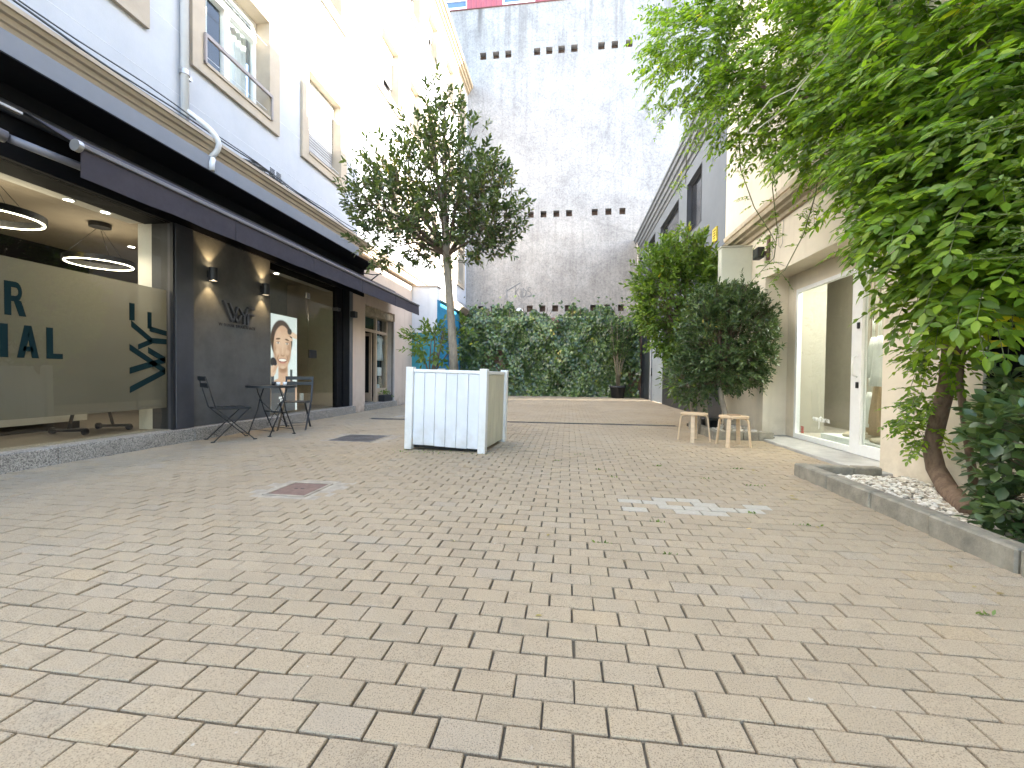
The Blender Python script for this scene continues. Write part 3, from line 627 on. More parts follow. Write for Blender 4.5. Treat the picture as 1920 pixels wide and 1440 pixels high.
# scratched bracket and lettering high on the wall: thin painted strokes
t = thing('wall_graffiti', 'thin grey hand painted letters beside a slanting bracket above the ivy', 'graffiti', (-2.4, 20.39, 5))
M_scr = mat('grey_stroke', (.15, .15, .15), .9)
def stroke(name, pts, wd=.03): 
    q = MB()
    for a, b in zip(pts[:-1], pts[1:]): q.bar((a[0], BK - .012, a[1]), (b[0], BK - .012, b[1]), wd, .012, up=(0, 1, 0))
    q.build(name, M_scr, t)
stroke('bracket', [(-2.98, 4.98), (-2.33, 5.36)], .04); stroke('bracket', [(-2.98, 5.08), (-2.98, 4.5)], .02)
for nm, pts in (('letter_k', [(-2.55, 5.2), (-2.55, 4.7)]), ('letter_k', [(-2.4, 5.12), (-2.55, 4.92), (-2.4, 4.7)]), ('letter_i', [(-2.3, 5.1), (-2.3, 4.66)]), ('letter_d', [(-2.2, 5.12), (-2.2, 4.66), (-2.08, 4.75), (-2.05, 4.95), (-2.2, 5.1)]), ('letter_s', [(-1.8, 5.1), (-1.95, 5.12), (-1.97, 4.95), (-1.82, 4.88), (-1.82, 4.72), (-1.97, 4.7)])): stroke(nm, pts, .022)

# ------------------------------------------------------------------ right side: grey building and cream building
GB = thing('grey_building', 'low grey rendered building with stepped cornice and dark windows', 'building', (3.3, 14, 0))
gw_ = [(11.1, 12.43, 4.78, 6.22), (13.34, 15.87, 4.78, 6.24), (16.85, 18.1, 4.78, 6.4)]
holed(MB(), RX(3.2), 8.75, 20.39, -.05, 7.0, gw_ + [(14.9, 19.0, -.1, 2.75)], .35).build('wall', M_greywall, GB)
rr = lambda prof, y0, y1: MB().prism(prof, lambda p: (p[0], y0, p[1]), lambda p: (p[0], y1, p[1]))
rr([(3.3, 6.62), (3.17, 6.62), (3.15, 6.72), (3.10, 6.74), (3.09, 6.86), (3.04, 6.88), (3.03, 7.02), (2.97, 7.04), (2.96, 7.16), (2.92, 7.17), (2.92, 7.25), (3.3, 7.28)], 8.76, 20.38).build('cornice', M_greymold, GB)
for z_, x_ in ((6.73, 3.145), (6.87, 3.085), (7.165, 2.955)): MB().box(x_ - .006, x_ + .02, 8.77, 20.37, z_ - .012, z_ + .004).build('cornice_strip', M_fascia, GB)  # thin grey strips along the cornice steps
MB().box(3.3, 9, 8.76, 20.38, 7.0, 7.2).build('roof', M_concrete, GB)
for a, b, z0, z1 in gw_:
    f = MB().box(3.3, 3.36, a, a + .07, z0, z1).box(3.3, 3.36, b - .07, b, z0, z1).box(3.301, 3.359, a + .07, b - .07, z0, z0 + .07).box(3.301, 3.359, a + .07, b - .07, z1 - .07, z1).build('window', M_black, GB)
    MB().box(3.32, 3.335, a + .07, b - .07, z0 + .07, z1 - .07).build('pane', M_darkglass, f)
    MB().box(3.19, 3.3, a - .002, a + .02, z0, z1).box(3.19, 3.3, b - .02, b + .002, z0, z1).box(3.19, 3.3, a, b, z0 - .02, z0 + .01).build('dark_reveal', M_anth, f)
# ground floor: black steel portal with glazed grey door leaf
dr = MB().box(3.18, 3.55, 18.75, 19.35, 0, 2.8).box(3.19, 3.24, 17.45, 18.75, .0, 2.8).build('steel_portal', mat('dark_steel', (.035, .04, .048), .35, .4, 3), GB)
MB().box(3.16, 3.22, 17.2, 17.44, .0, 2.8).build('light_jamb', M_alu, GB)
MB().box(3.14, 3.2, 16.75, 17.0, 0, 2.78).build('dark_jamb', M_fascia, GB)
dl = MB().box(3.15, 3.19, 14.92, 16.74, .02, 2.78).build('door_leaf', mat('pale_door', (.38, .41, .43), .3, .12, 3, bmp=.05), GB)
MB().tube([(3.1, 16.6, .95), (3.1, 16.6, 1.25)], .02, 8).build('handle', M_black, dl)
MB().box(3.14, 3.3, 9.2, 14.9, -.02, 2.79).build('black_cladding', mat('black_panel', (.03, .03, .032), .5, .2, 3), GB)
tag(MB().tube([(3.05, 20.1, 7.0), (3.05, 20.1, 6.8), (3.1, 20.15, 6.5), (3.1, 20.15, .05)], .05, 10).build('downpipe', mat('pipe_beige', (.5, .44, .38), .6)), 'beige downpipe in the corner of the grey building', 'downpipe')
t = thing('yellow_sign', 'small yellow sign high on the grey wall', 'sign', (3.19, 10.02, 3.9))
MB().box(3.17, 3.197, 9.89, 10.16, 3.91, 4.22).build('plate', mat('sign_yellow', (.62, .47, .03), .5), t)
q = MB()
for k, (a, b) in enumerate(((9.94, 10.11), (9.96, 10.08), (9.94, 10.1), (9.97, 10.08))): q.box(3.166, 3.1695, a, b, 4.15 - k * .055, 4.17 - k * .055)
q.build('text_line', M_dark, t)

CB = thing('cream_building', 'cream rendered building with a recessed shop window and a stone moulding', 'building', (3, 5, 0))
CXW = 2.97
shade_hollow = (1.5, 3.5, .45, 2.1)  # niche added for the dark hollow behind the vine
holed(MB(), RX(CXW), -7, 8.75, -.05, 10.0, [(4.5, 7.0, -.1, 2.44), shade_hollow], .45).build('wall', M_cream, CB)
MB().box(CXW, 3.45, 8.66, 8.76, 7.25, 10.0).build('gable_return', M_cream, CB)
MB().box(3.42, 9, -7, 8.75, 9.8, 9.98).build('roof', M_concrete, CB)
MB().box(4.2, 9, 8.77, 11.0, 7.21, 10.0).build('shadow_block', M_cream, CB)  # unseen block added to cast the shadow edge on the left facade
rr([(2.99, 3.14), (2.93, 3.15), (2.92, 3.20), (2.86, 3.23), (2.85, 3.26), (2.80, 3.28), (2.79, 3.34), (2.99, 3.36)], -7, 8.74).build('moulding', mat('moulding_stone', (.46, .38, .26), .85, .25, 5, bmp=.3), CB)
rr([(2.99, 3.50), (2.94, 3.51), (2.93, 3.57), (2.99, 3.60)], -7, 8.74).build('moulding', mat('moulding_upper', (.55, .47, .35), .85, .25, 5, bmp=.3), CB)
MB().box(2.78, CXW + .42, 4.33, 7.35, -.05, .035, .006).build('threshold', mat('pale_concrete', (.42, .41, .38), .85, .2, 6, bmp=.3), CB)
# glazing of the cream shop: fixed pane, double mullion, door
FX = 3.30
MB().box(FX, FX + .06, 6.78, 6.99, .04, 2.198).build('side_panel', M_cream, CB)
fr = MB().box(FX - .01, FX + .05, 6.70, 6.75, .04, 2.2).box(FX - .01, FX + .05, 5.40, 5.49, .04, 2.2).box(FX - .009, FX + .049, 5.49, 6.70, .04, .11).box(FX - .009, FX + .049, 5.49, 6.70, 2.15, 2.2).build('window_frame', M_whitepaint, CB)
MB().box(FX + .012, FX + .024, 5.49, 6.70, .11, 2.15).build('pane', M_glass, fr)
MB().box(FX, FX + .06, 4.5, 6.99, 2.2, 2.43).build('transom_panel', M_cream, CB)
do = MB().box(FX - .02, FX + .04, 5.30, 5.395, .04, 2.2).box(FX - .02, FX + .04, 4.51, 4.6, .04, 2.2).box(FX - .019, FX + .039, 4.6, 5.30, .04, .16).box(FX - .019, FX + .039, 4.6, 5.30, 2.12, 2.2).build('shop_door', M_whitepaint, CB)
MB().box(FX + .01, FX + .022, 4.6, 5.30, .16, 2.12).build('pane', M_glass, do)
MB().tube([(FX - .03, 5.345, .93), (FX - .075, 5.36, .95), (FX - .08, 5.36, 1.05), (FX - .075, 5.36, 1.15), (FX - .03, 5.345, 1.17)], .009, 8).build('handle', M_whitepaint, do)
MB().box(FX - .035, FX - .02, 5.33, 5.37, .80, .87, .004).box(FX - .035, FX - .02, 5.33, 5.37, 1.48, 1.55, .004).build('lock', M_black, do)
# script lettering and red sticker on the pane
Y0, Z0, SX = 6.29, .335, .0125
q = MB()
scr = [[(0, 2), (1, 4), (2, 4), (2.5, 0), (3.5, 4), (4.5, 4), (5, 0), (6, 4), (7, 4), (7.5, .5), (8.5, 0)], [(9, 4), (9.5, .5), (11, .5), (12, 4)], [(12, 4), (12, -6), (11.5, -8)], [(15, 6), (15, .5), (16, 0)], [(13, 4.6), (17.5, 4.6)], [(20, 3.5), (18, 3.8), (17.5, 1), (19, 0), (20.3, 3.5), (20.5, .5), (21, 0)], [(22, 4), (22.2, 0), (22.4, 2.5), (24, 4), (24.8, 3), (25, .2)], [(29, 3.5), (27, 3.8), (26.5, 1), (28, 0), (29.2, 3.5), (29.5, 0), (31, .4)]]
for st in scr: q.tube([(FX + .009, Y0 - x_ * SX, Z0 + z_ * SX) for x_, z_ in st], .0035, 5)
q.build('script_lettering', mat('white_vinyl', (.8, .8, .78), .6), fr)
q = MB()
for k in range(5): q.box(FX + .008, FX + .0115, 6.51, 6.58 - .01 * (k % 2), .10 + .02 * k + .03, .114 + .02 * k + .03)
q.build('red_sticker', mat('red_vinyl', (.5, .05, .04), .6), fr)
# bright showroom
MB().box(3.37, 7.2, 4.3, 9.2, .0, .06).build('showroom_floor', mat('showroom_floor', (.5, .47, .4), .4, .05), CB)
MB().box(7.2, 7.3, 4.3, 9.2, 0, 3).box(3.43, 7.2, 9.2, 9.3, 0, 3).box(3.43, 7.2, 4.2, 4.3, 0, 3).build('showroom_wall', mat('showroom_wall', (.62, .60, .53), .85, .04), CB)
MB().box(3.43, 7.2, 4.3, 9.2, 2.75, 2.85).build('showroom_ceiling', M_whitewall, CB)
MB().box(3.44, 3.95, 7.2, 7.3, .06, 2.75).build('side_wall', mat('side_wall_beige', (.36, .345, .29), .85, .04), CB)
MB().box(4.6, 4.75, 6.2, 9.2, .06, 2.75).build('partition', mat('partition_stone', (.44, .41, .33), .85, .06), CB)
t, l = lamp('showroom_fill', 'unseen lamp added to brighten the cream shop', 'ceiling lamp', (4.1, 6.0, 2.74), 'AREA', 10, (1, .96, .88), size=.8)  # area light added out of view to brighten the interior
lo = bpy.data.objects.new('bulb', l); put(lo, t); lo.location = (4.1, 6.0, 2.70)
MB().box(3.75, 4.45, 5.65, 6.35, 2.715, 2.745, .005).build('fill_panel', mat('fill_glow', (.8, .8, .75), .5, 0, emit=((1, .92, .8), 1.5)), t)  # glowing panel belonging to the added light
MB().box(3.30, 3.43, 1.48, 3.52, .42, 2.13).build('hollow_back', mat('hollow_shade_black', (.005, .004, .003), .8, .3, 4, spec=.1), CB)  # near-black sheet: shade of the dense foliage put into the colour

MB().box(2.99, 3.298, 3.47, 3.497, .46, 2.09).box(2.99, 3.298, 1.503, 3.469, 2.07, 2.097).build('dark_jamb', mat('hollow_shade_black', (.005, .004, .003), .8, .3, 4, spec=.1), CB)  # near-black lining carries the same painted shade onto the reveal
# garments and display
def garment(name, label, prof, c, ang, m, parent=None, sleeves=None, folds=5):
    """prof: (z, half width, half depth); flat hanging loft with folds that grow to the hem"""
    M_ = Matrix.Translation(c) @ Matrix.Rotation(ang, 4, 'Z'); rings = []; n = 28; zt = prof[0][0]; zb = prof[-1][0]
    for z_, hw, hd in prof:
        g = (zt - z_) / max(1e-6, zt - zb)
        rings.append([tuple(M_ @ Vector((hw * math.cos(2 * math.pi * k / n) * (1 + .05 * g * math.sin(folds * 2 * math.pi * k / n)), hd * math.sin(2 * math.pi * k / n) + .03 * g * math.sin(folds * 4 * math.pi * k / n), z_))) for k in range(n)])
    q = MB().loft(rings)
    for sx in (-1, 1):
        if sleeves: q.tube([tuple(M_ @ Vector((sx * prof[0][1] * .8, 0, zt - .03))), tuple(M_ @ Vector((sx * (prof[0][1] + sleeves), 0, zt - .2)))], [.05, .075], 10)
        else: q.tube([tuple(M_ @ Vector((sx * prof[0][1] * .6, 0, zt - .01))), tuple(M_ @ Vector((sx * .02, 0, zt + .22)))], .006, 6)
    return q.build(name, m, parent)
tw = thing('white_dress', 'short sleeved pale blue dress hanging in the clothes shop window', 'dress', (-5.38, 11.64, 1.3))
garment('cloth', '', [(2.0, .10, .04), (1.93, .15, .06), (1.75, .13, .06), (1.65, .12, .06), (1.5, .15, .07), (1.3, .19, .08)], (-5.38, 11.64, 0), R(90), mat('pale_blue_cloth', (.62, .68, .74), .9), tw, sleeves=.1)
MB().tube([(-5.38, 11.64, 2.0), (-5.38, 11.64, 2.12), (-5.38, 11.68, 2.16)], .006, 6).build('hanger_hook', M_alu, tw)
o = MB().box(-5.42, -5.32, 11.42, 11.68, .86, 1.1, .01).build('paper_bag', mat('white_paper', (.72, .72, .72), .8)); tag(o, 'white paper bag hanging below the pale blue dress', 'bag')
o = MB().box(-5.42, -5.3, 11.34, 11.52, .5, .62, .02).build('folded_cloth', mat('folded_white', (.6, .58, .55), .9)); tag(o, 'folded white cloth at the bottom of the clothes shop window', 'cloth')
o = MB().loft([[(-5.36 + .07 * math.cos(a * .5236) * r, 11.62 + .09 * math.sin(a * .5236) * r, z_) for a in range(12)] for z_, r in ((.5, 1), (.6, 1.1), (.72, .8), (.84, .5))]).build('straw_bag', mat('straw', (.36, .29, .2), .9, .3, 30)); tag(o, 'brown straw bag beneath the dress in the clothes shop window', 'bag')
o = MB().box(-5.18, -5.0, 11.15, 11.68, .151, .33, .02).build('window_box', mat('box_black', (.02, .02, .022), .6)); wb = thing('potted_plant', 'black plant box with small green plant on the shop step', 'plant', (-5.09, 11.4, .15)); o.parent = wb; o.matrix_parent_inverse = Matrix.Translation(-wb.location); o.name = 'pot'
for lb, c_, prof, mm in (('white sleeveless top hanging highest behind the cream shop door', (3.72, 5.80, 0), [(1.42, .05, .02), (1.3, .12, .03), (1.1, .14, .04), (.92, .17, .05)], (.66, .67, .60)), ('second white sleeveless top hanging nearer the door edge', (3.66, 5.60, 0), [(1.42, .06, .02), (1.3, .13, .03), (1.0, .14, .04), (.82, .17, .05)], (.70, .70, .64)), ('long beige skirt dress hanging lowest behind the cream shop door', (3.78, 5.80, 0), [(.90, .05, .02), (.78, .08, .03), (.5, .12, .05), (.22, .17, .07)], (.40, .29, .17)), ('white skirt hanging beside the beige dress in the cream shop', (3.80, 5.97, 0), [(.74, .04, .02), (.66, .07, .03), (.45, .11, .05), (.30, .14, .06)], (.70, .69, .6))):
    t = thing('hanging_garment', lb, 'garment', (c_[0], c_[1], prof[-1][0]), 'garments behind the cream shop door')
    garment('cloth', '', prof, c_, R(75), mat('linen_%d' % int(mm[2] * 100), mm, .95), t, folds=4)
    MB().tube([(c_[0] - .02, c_[1] - .02, prof[0][0] + .2), (c_[0], c_[1], prof[0][0] + .34), (c_[0], c_[1], 2.75)], .004, 5).build('string', M_brtwig, t)
tag(MB().box(3.5, 4.4, 4.6, 6.45, .061, .15, .004).build('display_platform', mat('platform_white', (.68, .72, .70), .4)), 'low white display platform inside the cream shop', 'platform')
for k, (x, y, z_, r) in enumerate(((3.8, 6.05, .15, .2), (3.85, 6.0, .19, .17), (3.75, 5.45, .15, .2))):
    q = MB().loft([[(x + r * (1 + .12 * math.sin(3 * a + k)) * s_ * math.cos(a * .3927), y + 1.3 * r * s_ * math.sin(a * .3927), z_ + h_) for a in range(16)] for s_, h_ in ((.95, 0), (1, .02), (.9, .05), (.5, .065))])
    tag(q.build('folded_linen', mat('linen_beige', (.5, .44, .32), .95, .2, 8)), ['lower folded beige linen on the white display platform', 'upper folded beige linen stacked on another on the platform', 'crumpled beige linen lying under the hanging dresses'][k], 'linen')
# projecting blank sign box, floodlight, wires
t = thing('projecting_sign', 'blank cream box sign projecting from the cream wall above the bushes', 'sign', (2.75, 7.6, 2.35))
MB().box(2.49, CXW, 7.5, 7.66, 2.33, 3.06, .008).build('box', mat('sign_cream', (.60, .60, .50), .5, .06), t); MB().box(2.48, CXW, 7.49, 7.67, 3.062, 3.085).build('cap', mat('sign_cap', (.5, .48, .4), .6), t)
t = thing('floodlight', 'small black floodlight on the cream wall beside the box sign', 'lamp', (2.95, 6.98, 2.8))
MB().box(2.80, 2.90, 6.88, 7.06, 2.72, 2.88, .006).build('housing', M_black, t); MB().box(2.9, CXW, 6.94, 7.0, 2.77, 2.83).box(2.94, CXW, 6.86, 6.92, 2.68, 3.05).build('bracket', M_rust, t); MB().box(2.795, 2.799, 6.895, 7.045, 2.735, 2.865).build('lens', M_darkglass, t)
o = MB().tube([(2.955, 6.6, 3.12), (2.955, 6.58, 2.8), (2.955, 6.52, 2.75), (2.955, 6.47, 2.8), (2.955, 6.45, 3.12)], .004, 5).tube([(2.955, 6.75, 3.1), (2.955, 6.78, 2.8), (2.955, 6.7, 2.6), (2.955, 6.4, 2.47)], .004, 5).build('loose_cable', mat('cable_grey', (.35, .33, .3), .6)); tag(o, 'thin loose cables hanging on the cream wall under the moulding', 'cable')

# ------------------------------------------------------------------ awning, wall lamps, brand sign, pipe, cables
AW = thing('awning', 'dark purple fabric awning with valance along the shop front', 'awning', (-4.6, 7.4, 2.8))
q = MB(); n = 40; ys = [3.2 + (11.6 - 3.2) * k / n for k in range(n + 1)]
sec = [(-4.95, 3.26), (-4.7, 3.14), (-4.45, 2.99), (-4.2, 2.845)]
vs = [(x, y, z + (.006 * math.sin(y * 3) if i in (1, 2) else 0)) for y in ys for i, (x, z) in enumerate(sec)]
fs = [(i * 4 + j, i * 4 + j + 1, i * 4 + j + 5, i * 4 + j + 4) for i in range(n) for j in range(3)]
q.add(vs, fs, True); q.add([(x, y, z - .006) for x, y, z in vs], [f[::-1] for f in fs], True); q.build('canopy', M_fabric, AW, fix=False)
q = MB(); vs = []
for y in ys:
    wv = .006 * math.sin(y * 5) + .004 * math.sin(y * 11)
    vs += [(-4.195, y, 2.83), (-4.195 + wv * .5, y, 2.70), (-4.195 + wv, y, 2.575 + .004 * math.sin(y * 8))]
fs = [(i * 3 + j, i * 3 + j + 1, i * 3 + j + 4, i * 3 + j + 3) for i in range(n) for j in range(2)]
q.add(vs, fs, True); q.add([(x - .005, y, z) for x, y, z in vs], [f[::-1] for f in fs], True); q.build('valance', M_fabric, AW, fix=False)
for y in (4.93, 6.6, 8.28, 9.95): MB().box(-4.197, -4.190, y, y + .02, 2.58, 2.83).build('seam', M_fabric, AW)
MB().box(-4.22, -4.175, 3.19, 11.61, 2.828, 2.868, .006).build('front_rail', mat('rail_alu', (.2, .19, .19), .35, .1, metal=.6), AW)
MB().disc((-4.195, 3.17, 2.83), 0, .05, -.02, .02, 20, 'y').build('end_cap', M_alu, AW)
MB().tube([(-4.93, 2.6, 3.22), (-4.93, 11.6, 3.22)], .055, 14).build('roller', M_black, AW)
for y in (4.2, 8.9):
    MB().tube([(-4.95, y - .6, 2.98), (-4.62, y + .35, 2.93)], .032, 10).tube([(-4.62, y + .35, 2.93), (-4.22, y - .25, 2.86)], .026, 10).build('folding_arm', mat('arm_grey', (.15, .15, .17), .45), AW)
t2 = thing('retracted_awning', 'retracted neighbouring awning rail and arm at the left picture edge', 'awning', (-4.6, 1.5, 3))
MB().box(-4.70, -4.66, -2, 3.12, 3.09, 3.115, .004).build('front_rail', M_alu, t2)
MB().tube([(-4.8, 2.2, 2.95), (-4.66, 3.0, 2.84)], .05, 12).tube([(-4.66, 3.02, 2.84), (-4.5, 3.65, 2.80)], .035, 12).build('folding_arm', mat('arm_grey', (.15, .15, .17), .45), t2)
t2 = thing('iron_bracket', 'black curled iron bracket under the end of the black soffit', 'bracket', (-4.6, 9.8, 3.3))
MB().tube([(-4.98, 9.75, 3.1), (-4.75, 9.78, 3.15), (-4.6, 9.85, 3.3), (-4.5, 9.95, 3.42)], .015, 6).tube([(-4.98, 9.75, 3.35), (-4.7, 9.8, 3.3), (-4.45, 9.9, 3.34)], .012, 6).build('iron', M_black, t2)
def wall_lamp(y, z, label):
    t = thing('wall_lamp', label, 'wall lamp', (-4.94, y, z), 'up and down wall lamps')
    MB().disc((-4.925, y, z), .048, .055, -.09, .09, 24).build('shade', M_black, t)
    MB().box(-5.0, -4.975, y - .03, y + .03, z - .05, z + .05).build('mount', M_black, t)
    MB().disc((-4.925, y, z), 0, .046, -.075, -.068, 20).disc((-4.925, y, z), 0, .046, .068, .075, 20).build('lens', mat('lamp_lens', (.9, .85, .7), .4, 0, emit=((1, .8, .5), 4)), t)
    for s_ in (-1, 1):
        l = bpy.data.lights.new('bulb', 'SPOT'); l.energy = 3.2; l.color = (1, .72, .38); l.spot_size = R(82); l.spot_blend = .5; l.shadow_soft_size = .02
        lo = bpy.data.objects.new('bulb', l); put(lo, t); lo.location = (-4.925, y, z + s_ * .08); lo.rotation_euler = (0 if s_ < 0 else math.pi, 0, 0)
wall_lamp(5.38, 2.27, 'black cylinder wall lamp on the dark wall, nearer the column'); wall_lamp(6.42, 2.27, 'black cylinder wall lamp on the dark wall, nearer the glass entrance')
tag(MB().box(-5.0, -4.84, 9.20, 9.34, 2.2, 2.34, .01).build('security_light', M_black), 'small black box light at the edge of the beige pillar', 'lamp')
SG = thing('wall_sign', 'raised metal brand letters on the dark plaster wall', 'sign', (-4.97, 5.88, 1.6))
M_slet = mat('sign_metal', (.10, .10, .105), .35, .1, metal=.6)
def sl_(segs, wd):
    q = MB()
    for (ay, az), (by, bz) in segs: q.prism([(ay, az), (ay + wd, az), (by + wd, bz), (by, bz)], lambda p: (-4.995, p[0], p[1]), lambda p: (-4.955, p[0], p[1]))
    q.build('letter', M_slet, SG)
sl_([((5.60, 1.95), (5.75, 1.66))], .035); sl_([((5.75, 1.66), (5.86, 1.90))], .035); sl_([((5.70, 1.93), (5.85, 1.66))], .035); sl_([((5.85, 1.66), (5.92, 1.78))], .035)
sl_([((5.90, 1.88), (5.99, 1.76)), ((5.99, 1.76), (6.05, 1.90)), ((5.985, 1.76), (5.985, 1.65))], .035)
sl_([((6.06, 1.82), (6.06, 1.65)), ], .04); 
for z_ in (1.80, 1.90): MB().box(-4.995, -4.955, 6.08, 6.22, z_, z_ + .028).build('letter', M_slet, SG)
def text_mesh(body, size, M_, m, parent, name):
    cu = bpy.data.curves.new(name, 'FONT'); cu.body = body; cu.size = size; cu.extrude = .002; cu.resolution_u = 3; cu.space_character = 1.25
    tmp = bpy.data.objects.new(name, cu); C.objects.link(tmp); bpy.context.view_layer.update()
    me = bpy.data.meshes.new_from_object(tmp.evaluated_get(bpy.context.evaluated_depsgraph_get())); bpy.data.objects.remove(tmp)
    me.transform(M_); me.materials.clear(); me.materials.append(m); return put(bpy.data.objects.new(name, me), parent)
FACEX = Matrix(((0, 0, 1, 0), (1, 0, 0, 0), (0, 1, 0, 0), (0, 0, 0, 1)))      # text x -> +Y, text y -> +Z, faces +X
text_mesh('W YOUR SMARTFACE', .062, Matrix.Translation((-4.996, 5.55, 1.585)) @ FACEX, M_black, SG, 'tagline')
M_pipe = mat('white_pipe', (.7, .71, .72), .5, .06)
t = thing('downpipe', 'white downpipe on the upper facade bending over the cornice', 'downpipe', (-4.95, 4.98, 3.8))
MB().tube([(-4.94, 4.96, 14.3), (-4.94, 4.96, 4.12)], .045, 14).build('pipe', M_pipe, t)
MB().tube([(-4.94 + .3 * math.sin(u * 2.6) ** 1.0 * .98 - .06 * u, 4.96 + .27 * math.sin(u * 1.9), 4.28 - .5 * u) for u in [k / 14 for k in range(15)]] + [(-4.735, 5.17, 3.74), (-4.73, 5.15, 3.68), (-4.73, 5.15, 3.58)], .034, 14).build('elbow', M_pipe, t)
for z_ in (4.75, 6.3): MB().disc((-4.94, 4.96, z_), .044, .058, -.03, .03, 16).box(-4.99, -4.93, 5.0, 5.06, z_ - .05, z_ + .02).build('clamp', M_alu, t)
q = MB()
for k in range(5):
    pts = []; y = -3
    while y < 20.3: pts.append((-4.9 + .015 * k, y, 4.07 + .025 * k + .02 * math.sin(y * 1.3 + k * 2) + .012 * math.sin(y * 3.7 + k))); y += .35
    q.tube(pts, .008 + .002 * (k % 2), 5)
for k in range(14): q.tube([(-4.86 + .02 * math.sin(a * 1.1 + k), 6.1 + .35 * math.cos(a * .9 + k * .7) + .04 * k, 4.12 + .05 * math.sin(a * 1.3 + k)) for a in range(6)], .005, 4)
tag(q.build('cable_bundle', mat('cable_dark', (.06, .065, .07), .6)), 'dark cables running along the top of the beige cornice', 'cable')

# ------------------------------------------------------------------ portrait poster behind the entrance glass (flat print)
def poster():
    W_, H_ = 96, 230; u, v = np.meshgrid(np.linspace(0, 1, W_), np.linspace(0, 1, H_))     # u along +Y, v up
    x = u; y = (1 - v) * 2.42                      # picture units: width 1, y down
    img = np.zeros((H_, W_, 3)); img[:] = (.66, .72, .74); img += .08 * (np.sin(6 * x + 2 * y) * .5)[..., None]
    def ell(cx, cy_, rx, ry, a=0):
        dx, dy = x - cx, y - cy_; ca, sa = math.cos(a), math.sin(a)
        return ((dx * ca + dy * sa) / rx) ** 2 + ((-dx * sa + dy * ca) / ry) ** 2
    def paint(mask, col, soft=None):
        m_ = (mask < 1).astype(float) if soft is None else np.clip((1 - mask) / soft, 0, 1)
        nonlocal img; img = img * (1 - m_[..., None]) + np.array(col) * m_[..., None]
    skin = (.58, .38, .27); dk = (.33, .19, .12); li = (.70, .50, .38)
    paint(ell(.40, .62, .43, .52), (.075, .05, .038), .15)                      # hair
    paint(np.maximum(np.abs(x - .45) / .21, np.abs(y - 1.42) / .33), skin, .25)  # neck
    paint(ell(.45, 1.98, .62, .42), skin, .1)                                   # shoulders
    paint(ell(.45, 1.36, .20, .12), dk, .9)
    paint(ell(.43, .80, .345, .56), skin, .12)                                  # face
    paint(ell(.28, .62, .18, .3), li, 1.2); paint(ell(.52, .62, .2, .25), li, 1.4); paint(ell(.68, .9, .1, .35), dk, 1.5); paint(ell(.14, .95, .08, .35), dk, 1.6)
    for cx, s_ in ((.26, 1), (.60, -1)):
        paint(ell(cx, .60 - .0, .105, .028, s_ * -.12), (.14, .08, .05), .6); paint(ell(cx, .69, .09, .05), dk, .9); paint(ell(cx, .70, .07, .026), (.75, .7, .66), .4); paint(ell(cx, .70, .027, .026), (.05, .04, .04), .4)
        paint(ell(cx - s_ * .02, .92, .1, .09), li, 1.3)
    paint(ell(.43, .86, .05, .22), li, 1.2); paint(ell(.43, 1.0, .085, .045), dk, .9); paint(ell(.43, .985, .06, .03), skin, .7)
    paint(ell(.43, 1.135, .19, .062), (.30, .10, .08), .3); paint(ell(.43, 1.125, .155, .034), (.85, .82, .78), .3); paint(ell(.43, 1.19, .14, .022), (.48, .2, .17), .6)
    paint(ell(.24, 1.08, .03, .12, .4), dk, 1); paint(ell(.62, 1.08, .03, .12, -.4), dk, 1); paint(ell(.43, 1.30, .12, .05), li, 1.2)
    tank = np.where((y > 1.66 + 1.1 * np.maximum(0, .24 - np.abs(x - .47)) * 1.2) & (np.abs(x - .47) < .46) | (np.abs(x - .77) < .045) & (y > 1.36) | (np.abs(x - .06) < .05) & (y > 1.5), 0, 2)
    paint(tank, (.075, .08, .09))
    paint(ell(.86, .46, .26, .075, .25), li, .3); paint(ell(.70, .38, .10, .09), (.05, .045, .04), .4); paint(ell(.72, .57, .13, .045, .2), li, .4); paint(ell(.90, .85, .10, .11), (.75, .76, .78), .6)
    paint(ell(.10, 1.20, .12, .15, -.5), (.04, .04, .045), .3); paint(ell(.07, 1.40, .13, .16, .6), li, .35); paint(ell(.16, 1.34, .05, .14, .7), skin, .4)
    for dx, dy, w_, h_ in ((-.1, 0, .03, .03), (-.04, .0, .04, .02), (.04, -.01, .06, .012), (-.06, .07, .015, .03), (0, .07, .03, .03), (-.05, .14, .12, .006)): paint(np.maximum(np.abs(x - .42 - dx) / w_, np.abs(y - 2.07 - dy) / h_), (.75, .76, .78))
    img = np.clip(img + rng.normal(0, .008, img.shape), 0, 1)
    ys_ = 6.84 + .72 * u; zs = .21 + 1.74 * v; P_ = np.stack([np.full_like(u, -5.15), ys_, zs], -1).reshape(-1, 3)
    idx = np.arange(W_ * H_).reshape(H_, W_); F_ = np.stack([idx[:-1, :-1], idx[:-1, 1:], idx[1:, 1:], idx[1:, :-1]], -1).reshape(-1, 4)
    me = bpy.data.meshes.new('print'); me.from_pydata(P_.tolist(), [], F_.tolist())
    at = me.color_attributes.new('print', 'FLOAT_COLOR', 'POINT'); at.data.foreach_set('color', np.concatenate([img.reshape(-1, 3), np.ones((W_ * H_, 1))], 1).astype(np.float32).ravel())
    m, t, b, o = nodes('printed_poster'); a = N(t, 'Attribute'); a.attribute_name = 'print'; L(t, a.outputs['Color'], b.inputs['Base Color']); b.inputs['Roughness'].default_value = .5
    L(t, a.outputs['Color'], b.inputs['Emission Color']); b.inputs['Emission Strength'].default_value = .13  # slight glow added to the print to brighten it
    me.materials.append(m)
    tt = thing('portrait_poster', 'portrait poster of a smiling woman in a dark tank top behind the entrance glass', 'poster', (-5.16, 7.2, .2))
